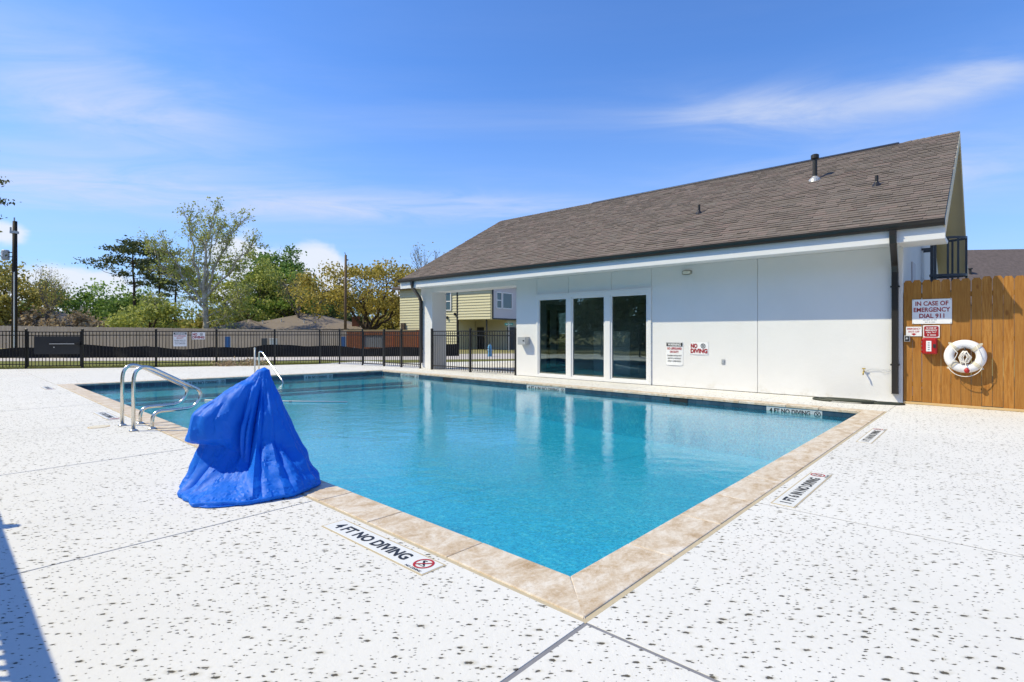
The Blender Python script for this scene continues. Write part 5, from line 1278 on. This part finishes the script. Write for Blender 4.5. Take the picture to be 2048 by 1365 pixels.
# blue site posts, meter and valve box on the verge
def verge_board(x, y, w, h, label):
    o = wthing('site_board', x, y, GZ, label, 'sign', 'blue site boards on the verge'); MB().box(-w / 2, w / 2, -.015, .015, .1, h).build('panel', MAT['blue_plastic'], o, bevel=.005)
    for s in (-1, 1): MB().box(s * w / 2 - .02, s * w / 2 + .02, .017, .045, 0, h).build('stake', MAT['white_plastic'], o)
verge_board(-21.2, 39.5, .38, 1.25, 'blue upright site board near the white utility box'); verge_board(-14.0, 44.0, .34, 1.2, 'blue site board in front of the grey board fence end')
o = wthing('utility_box', -18.9, 42.0, GZ, 'white utility box on the dry verge', 'utility box'); MB().box(-.22, .22, -.2, .2, 0, 1.0).build('body', MAT['white_plastic'], o, bevel=.02); MB().box(-.25, .25, -.23, .23, 1.0, 1.08).build('lid', MAT['white_plastic'], o, bevel=.01)
o = wthing('meter_pedestal', -19.8, 42.4, GZ, 'dark meter pedestal beside the white utility box', 'meter'); MB().box(-.2, .2, -.1, .1, .4, 1.1).build('body', MAT['ladder_grey'], o, bevel=.02); MB().box(-.05, .05, -.05, .05, 0, .4).build('leg', MAT['ladder_grey'], o)

# ================================================================== TREES
def branch_path(a, b, rng, wob=.08, n=6, sag=0.0):
    a, b = np.asarray(a, float), np.asarray(b, float); L = np.linalg.norm(b - a); t = np.linspace(0, 1, n)[:, None]
    p = a * (1 - t) + b * t; w = rng.normal(0, wob * L, 3); p += np.sin(np.pi * t) * w; p[:, 2] += (np.sin(np.pi * t) * sag * L)[:, 0]
    p[1:-1] += rng.normal(0, wob * L * .25, (n - 2, 3)); return p
def tube_np(V, F, path, r0, r1, seg=6):
    path = np.asarray(path); n = len(path); o = sum(len(v) for v in V)
    T = np.gradient(path, axis=0); T /= np.maximum(np.linalg.norm(T, axis=1, keepdims=True), 1e-9)
    ref = np.array([0.3, 0.9, 0.1]); N = np.cross(T, ref); N /= np.maximum(np.linalg.norm(N, axis=1, keepdims=True), 1e-9); B = np.cross(T, N)
    a = np.linspace(0, 2 * np.pi, seg, endpoint=False); r = np.linspace(r0, r1, n)[:, None, None]
    V.append((path[:, None, :] + r * (np.cos(a)[None, :, None] * N[:, None, :] + np.sin(a)[None, :, None] * B[:, None, :])).reshape(-1, 3))
    i, k = np.meshgrid(np.arange(n - 1), np.arange(seg), indexing='ij'); k2 = (k + 1) % seg
    F.append((o + np.stack([i * seg + k, i * seg + k2, (i + 1) * seg + k2, (i + 1) * seg + k], -1)).reshape(-1, 4))
def leaves_np(C, size, rng, long=1.5, drop=0.0):
    n = len(C); d = rng.normal(size=(n, 3)); d[:, 2] -= drop; d /= np.linalg.norm(d, axis=1, keepdims=True)
    e = rng.normal(size=(n, 3)); e -= d * (e * d).sum(1, keepdims=True); e /= np.linalg.norm(e, axis=1, keepdims=True)
    s = size * rng.uniform(.55, 1.35, (n, 1)); a = d * s * long / 2; b = e * s / 2
    v = np.stack([C - a, C + b * .9, C + a, C - b * .9], 1).reshape(-1, 3); return v, np.arange(4 * n).reshape(n, 4)
def finish(name, x, y, label, cat, group, V, F, bark, C, leafm, size, rng, long=1.5, crown='crown', drop=0.0):
    o = wthing(name, x, y, GZ, label, cat, group)
    if V: link('trunk', npmesh('trunk', np.concatenate(V), np.concatenate(F), MAT[bark], True), o)
    if C is not None and len(C):
        v, f = leaves_np(np.asarray(C), size, rng, long, drop); link(crown, npmesh(crown, v, f, MAT[leafm]), o)
    return o
def round_tree(x, y, h, w, label, leafm, bark='bark_brown', seed=1, trunk=.28, clumps=60, per=130, size=.26, r=.30, clr=1.1, group='trees beyond the board fence', low=0.25, name='leafy_tree', flat=.0, depth=.8):
    """trunk and limbs reaching to leaf clumps spread through an uneven crown"""
    rng = np.random.default_rng(seed); V, F = [], []
    base = np.zeros(3); fork = np.array([rng.normal(0, .02 * h), rng.normal(0, .02 * h), h * trunk])
    tube_np(V, F, branch_path(base, fork, rng, .02), r, r * .75, 9)
    zc = h * (low + (1 - low) / 2); rz = h * (1 - low) / 2
    nl = 7; limbs = []
    for k in range(nl):
        a = 2 * np.pi * (k + rng.uniform(-.3, .3)) / nl; el = rng.uniform(.5, 1.0)
        e = np.array([np.cos(a) * w * .30 * el, np.sin(a) * w * .30 * el * depth, zc + rz * rng.uniform(-.35, .45)]); p = branch_path(fork, e, rng, .09, 8, .06); limbs.append(p); tube_np(V, F, p, r * .5, r * .16, 6)
    C = []
    for k in range(clumps):
        while True:
            q = rng.uniform(-1, 1, 3)
            s = np.linalg.norm(q)
            if .25 < s < 1: break
        q = q / s * s ** .45
        lob = 1 + .16 * np.sin(3 * np.arctan2(q[1], q[0]) + seed) + .10 * np.sin(5 * q[2] * 2 + seed * 2) + rng.normal(0, .05)
        c = np.array([q[0] * w / 2 * lob, q[1] * w / 2 * depth * lob, zc + q[2] * rz * lob * (1 if q[2] > 0 else 1 - flat)])
        L = limbs[int(rng.integers(nl))] if rng.random() < .15 else min(limbs, key=lambda p: np.linalg.norm(p[-2] - c)); s0 = L[rng.integers(3, 8)]
        tube_np(V, F, branch_path(s0, c, rng, .10, 5, .03), r * .12, r * .03, 4)
        m_ = int(per * rng.uniform(.5, 1.4)); C.append(c + rng.normal(0, 1, (m_, 3)) * np.array([clr, clr, clr * .72]) * rng.uniform(.6, 1.15) * .62)
    return finish(name, x, y, label, 'tree', group, V, F, bark, np.concatenate(C), leafm, size, rng)
def grow_tree(x, y, h, label, bark, leafm, seed, levels=5, r=.3, spread=.55, up=.18, leafn=8, size=.22, first=.30, group='trees beyond the board fence', name='sparse_tree', lean=(0, 0), sub=(2, 4), scat=.45, shrink=.72):
    """recursive branching for trees whose limbs show"""
    rng = np.random.default_rng(seed); V, F, C = [], [], []
    def rec(p, d, L, r, lv):
        e = p + d * L; path = branch_path(p, e, rng, .07, 5); tube_np(V, F, path, r, r * .62, 7 if lv < 2 else 4)
        if lv >= levels - 2 and leafn: C.append(path[rng.integers(1, 5, leafn)] + rng.normal(0, scat, (leafn, 3)))
        if lv >= levels: return
        for k in range(int(rng.integers(sub[0], sub[1] + 1)) + (1 if lv == 0 else 0)):
            nd = d + rng.normal(0, spread, 3); nd[2] += up; nd /= np.linalg.norm(nd)
            st = path[-1] if (k < 2) else path[rng.integers(2, 5)]
            rec(st, nd, L * shrink * rng.uniform(.75, 1.15), r * .58, lv + 1)
    d0 = np.array([lean[0], lean[1], 1.0]); d0 /= np.linalg.norm(d0); rec(np.zeros(3), d0, h * first, r, 0)
    allv = np.concatenate(V); top = np.percentile(allv[:, 2], 99.5); k = h / top
    V = [v * np.array([k, k, k]) for v in V]; C = [c * k for c in C]
    return finish(name, x, y, label, 'tree', group, V, F, bark, np.concatenate(C) if C else None, leafm, size, rng)
def pine_tree(x, y, h, w, label, seed, low=.55, r=.24, nb=15, per=85, group='pines beyond the board fence', size=.20):
    rng = np.random.default_rng(seed); V, F, C = [], [], []
    tr = branch_path((0, 0, 0), (rng.normal(0, .3), rng.normal(0, .3), h * .97), rng, .015, 12); tube_np(V, F, tr, r, r * .25, 8)
    for k in range(nb):
        t = low + (1 - low) * (k + .5) / nb; z = h * t; a = k * 2.4 + rng.uniform(-.4, .4); ln = w / 2 * (1.05 - .55 * ((t - low) / (1 - low)) ** 1.4) * rng.uniform(.55, 1.1)
        s = np.array([np.interp(z, tr[:, 2], tr[:, 0]), np.interp(z, tr[:, 2], tr[:, 1]), z]); e = s + np.array([np.cos(a) * ln, np.sin(a) * ln, ln * rng.uniform(.05, .35)])
        p = branch_path(s, e, rng, .07, 6, -.05); tube_np(V, F, p, r * .22, r * .06, 5)
        for f_ in (.62, .82, 1.0):
            c = s + (e - s) * f_; c[2] += .15; C.append(c + rng.normal(0, 1, (int(per * rng.uniform(.6, 1.2)), 3)) * np.array([.62, .62, .20]) * (w / 9))
    C.append(np.array([tr[-1][0], tr[-1][1], h * .97]) + rng.normal(0, 1, (per * 3, 3)) * np.array([.7, .7, .35]) * (w / 9))
    return finish('pine_tree', x, y, label, 'tree', group, V, F, 'bark_pine', np.concatenate(C), 'leaf_pine', size, rng, 1.8)
def pw_(px, Z): return (px - 1024) / 1060 * Z
# sycamore with pale limbs: trunk, main limbs, side branches, twigs
def sycamore(x, y, label, seed):
    rng = np.random.default_rng(seed); V, F, C = [], [], []
    tube_np(V, F, branch_path((0, 0, 0), (-.2, 0, 6.2), rng, .02, 8), .36, .26, 9)
    limbs = [((-.2, 0, 6.2), (-2.6, .8, 15.6), .19), ((-.2, 0, 6.0), (1.4, -.5, 15.9), .20), ((-.1, 0, 5.2), (4.6, .5, 15.2), .17), ((-.2, 0, 5.0), (-4.8, -.5, 12.2), .15), ((-.2, 0, 4.4), (-6.6, .6, 12.6), .12), ((-.1, 0, 5.6), (6.4, -.6, 12.6), .14), ((-.2, 0, 3.4), (-5.6, -1, 4.4), .10), ((0, 0, 3.2), (5.4, -1, 6.2), .10), ((0, 0, 5.8), (.4, 2.4, 14.6), .14), ((-.1, 0, 2.6), (3.8, -1.4, 3.4), .09), ((-.2, 0, 4.0), (-3.2, 1.5, 8.4), .10)]
    for a, b, r in limbs:
        p = branch_path(a, b, rng, .06, 12, .03); tube_np(V, F, p, r, r * .22, 7); d = np.array(b) - np.array(a); d /= np.linalg.norm(d)
        for k in range(17):
            t = rng.uniform(.28, 1.0); s = p[int(t * 11)]; nd = d * .75 + rng.normal(0, .48, 3) + np.array([0, 0, .22]); nd /= np.linalg.norm(nd); L = (1.0 - .5 * t) * rng.uniform(1.6, 3.6)
            q2 = branch_path(s, s + nd * L, rng, .09, 7); tube_np(V, F, q2, r * .30, r * .07, 5)
            for j in range(7):
                s2 = q2[rng.integers(2, 7)]; n2 = nd * .7 + rng.normal(0, .55, 3) + np.array([0, 0, .12]); n2 /= np.linalg.norm(n2); q3 = branch_path(s2, s2 + n2 * rng.uniform(.4, 1.3), rng, .1, 4); tube_np(V, F, q3, .022, .008, 4)
                C.append(q3[rng.integers(1, 4, 7)] + rng.normal(0, .17, (7, 3)))
    return finish('sycamore_tree', x, y, label, 'tree', 'trees beyond the board fence', V, F, 'bark_pale', np.concatenate(C), 'leaf_yellowgreen', .165, rng)
sycamore(-35.8, 62, 'tall pale-limbed sycamore with thin yellow-green leaves', 12)
pine_tree(-49.6, 70, 13.2, 9.4, 'flat-topped pine with a bare dark trunk', 5)
pine_tree(-49.8, 76, 12.9, 7.0, 'second slimmer pine close behind the flat-topped pine', 8, low=.6)
pine_tree(-51.6, 82, 11.4, 7.5, 'lower pine between the slimmer pine and the sycamore', 14, low=.55)
pine_tree(-36.6, 34.5, 14.5, 5.6, 'dark pine whose branches reach in beside the utility pole', 23, low=.42, nb=26, group='pines beyond the board fence', size=.14)
round_tree(-36.6, 72, 11.6, 11.5, 'broad yellow-green tree standing behind the sycamore', 'leaf_yellowgreen', seed=3, clumps=90, per=95, low=.10, trunk=.2, clr=1.2, size=.26)
round_tree(-34.6, 79, 13.2, 10.0, 'dense dark green tree with an even rounded crown', 'leaf_green', seed=6, clumps=95, per=150, low=.12, clr=1.25, size=.30)
round_tree(-29.4, 72, 7.2, 8, 'bright green bushy tree beside the wide low house', 'leaf_bright', seed=9, clumps=62, per=130, low=.05, trunk=.2, clr=1.0, size=.26)
round_tree(-30.9, 76, 10.6, 6.0, 'narrow green tree with fresh leaves behind the bushy tree', 'leaf_bright', seed=19, clumps=48, per=130, low=.2, clr=1.0, size=.26)
round_tree(-16.5, 60, 9.6, 14.5, 'spreading oak with orange-olive leaves and open limbs', 'leaf_orange', seed=17, clumps=135, per=78, low=.27, trunk=.16, r=.42, clr=.95, size=.22, flat=.35, name='oak_tree')
round_tree(-9.6, 66, 9.4, 9, 'olive tree crown half hidden by the pool house roof', 'leaf_orange', seed=27, clumps=60, per=80, low=.25, clr=.9, size=.22)
round_tree(-22.0, 76, 7.6, 11, 'dark low tree behind the slim brown utility pole', 'leaf_dark', seed=33, clumps=60, per=120, low=.02, trunk=.15, clr=1.2)
round_tree(-14.5, 72, 4.6, 9, 'brown-green thicket tree under the spreading oak', 'leaf_olive', seed=34, clumps=50, per=120, low=.0, trunk=.1, clr=1.0)
round_tree(-58.0, 60, 9.0, 8.5, 'olive tree behind the dark utility pole', 'leaf_olive', seed=41, clumps=80, per=130, low=.05, trunk=.2, clr=1.1)
round_tree(-61.5, 72, 7.8, 10, 'dark green bushy tree behind the low house chimney', 'leaf_green', seed=43, clumps=70, per=130, low=.02, trunk=.15, clr=1.2)
round_tree(-56.0, 77, 8.2, 10, 'fresh green tree left of the flat-topped pine', 'leaf_bright', seed=47, clumps=75, per=130, low=.02, trunk=.15, clr=1.2)
round_tree(-51.5, 72, 6.6, 8, 'dark shrubby tree at the foot of the pines', 'leaf_green', seed=49, clumps=60, per=130, low=.0, trunk=.12, clr=1.1)
round_tree(-41.0, 60, 4.6, 7.5, 'low yellow-green tree under the sycamore', 'leaf_yellowgreen', seed=51, clumps=50, per=80, low=.0, trunk=.12, clr=1.0)
round_tree(-50.0, 59, 3.8, 7, 'tan brushy thicket tree by the low house', 'leaf_brown', seed=53, clumps=42, per=110, low=.0, trunk=.12, clr=.9)
grow_tree(-50.9, 58, 8.6, 'small bare tree with thin upright twigs', 'bark_grey', 'leaf_olive', 61, levels=5, r=.12, spread=.30, up=.25, leafn=2, size=.12, first=.30, name='bare_tree')
grow_tree(-28.0, 68, 9.6, 'bare branching tree leaning out beside the green trees', 'bark_grey', 'leaf_olive', 66, levels=5, r=.16, spread=.36, up=.16, leafn=1, size=.14, first=.34, name='bare_tree', lean=(.18, 0))
grow_tree(-8.6, 55, 10.2, 'bare twiggy treetop poking above the pool house roof', 'bark_grey', 'leaf_olive', 71, levels=5, r=.14, spread=.26, up=.3, leafn=1, size=.12, first=.32, name='bare_tree')
# mass of far woodland
rng = np.random.default_rng(99); n = 42000; X = rng.uniform(-125, 40, n); top = 4.2 + 1.6 * np.sin(X * .11) + 1.0 * np.sin(X * .37 + 1) + .7 * np.sin(X * .9)
C = np.stack([X, rng.uniform(92, 100, n), top * rng.uniform(0, 1, n) ** .7 + rng.normal(0, .25, n)], 1); v, f = leaves_np(C, .55, rng)
tag(link('far_woodland', npmesh('far_woodland', v, f, MAT['leaf_olive'])), 'far belt of olive woodland closing the horizon', 'woodland', kind='stuff')
# trees behind the viewer that the glass mirrors
for k, (u, v_) in enumerate(((-27, 24), (-29, 15), (-28, 5), (-30, -6), (-26, 34), (-29, 44), (-31, 55))):
    q = P(u, v_); round_tree(q.x, q.y, 14 + k % 3, 13, ['dark evergreen tree', 'tall dark tree', 'broad dark tree', 'dense dark tree', 'deep green tree', 'shady dark tree', 'big dark tree'][k] + ' across the left deck fence', 'leaf_dark', seed=80 + k, clumps=80, per=110, low=.0, trunk=.10, clr=1.9, size=.50, group='dark trees across the deck fence')
# tufts at the fence foot
def tuft(u, v_, w, h, label, seed):
    rng = np.random.default_rng(seed); n = 500; C = rng.normal(0, 1, (n, 3)) * np.array([w * .3, w * .3, h * .25]) + np.array([0, 0, h * .5]); C[:, 2] = np.abs(C[:, 2]); q = P(u, v_)
    o = wthing('grass_clump', q.x, q.y, -.118, label, 'plant', 'dry clumps at the fence foot')
    V, F = [], []
    for k in range(9): tube_np(V, F, branch_path((0, 0, 0), (rng.normal(0, w * .25), rng.normal(0, w * .25), h * .8), rng, .05, 4), .008, .003, 4)
    link('stem', npmesh('stem', np.concatenate(V), np.concatenate(F), MAT['bark_grey']), o); vv, ff = leaves_np(C, .05, rng, 2.6); link('foliage', npmesh('foliage', vv, ff, MAT['leaf_brown']), o)
tuft(6.0, 22.2, .75, .34, 'dry brown clump left of the slanted step rail', 1); tuft(6.85, 21.75, .9, .40, 'bigger dry brown clump right behind the slanted step rail', 2)
# lawn blades along the fence foot
rng = np.random.default_rng(5); n = 26000; s = rng.random(n); u = -3 + s * 13.2; base_v = np.interp(u, [p[0] for p in FE], [p[1] for p in FE]); v_ = base_v + .06 + rng.random(n) ** 1.5 * 2.6
w = np.stack([(u - CU) * cY - (v_ - CV) * sY, (u - CU) * sY + (v_ - CV) * cY, np.full(n, -.116)], 1); hgt = rng.uniform(.05, .15, n); a = rng.uniform(0, 2 * np.pi, n)
sx = np.stack([np.cos(a), np.sin(a), 0 * a], 1) * .012; lean_ = rng.normal(0, .03, (n, 3)); lean_[:, 2] = hgt
v = np.stack([w - sx, w + sx, w + lean_], 1).reshape(-1, 3); tag(link('grass', npmesh('grass', v, np.arange(3 * n).reshape(n, 3), MAT['grass_blade'])), 'short grass along the iron fence foot', 'grass', kind='stuff')
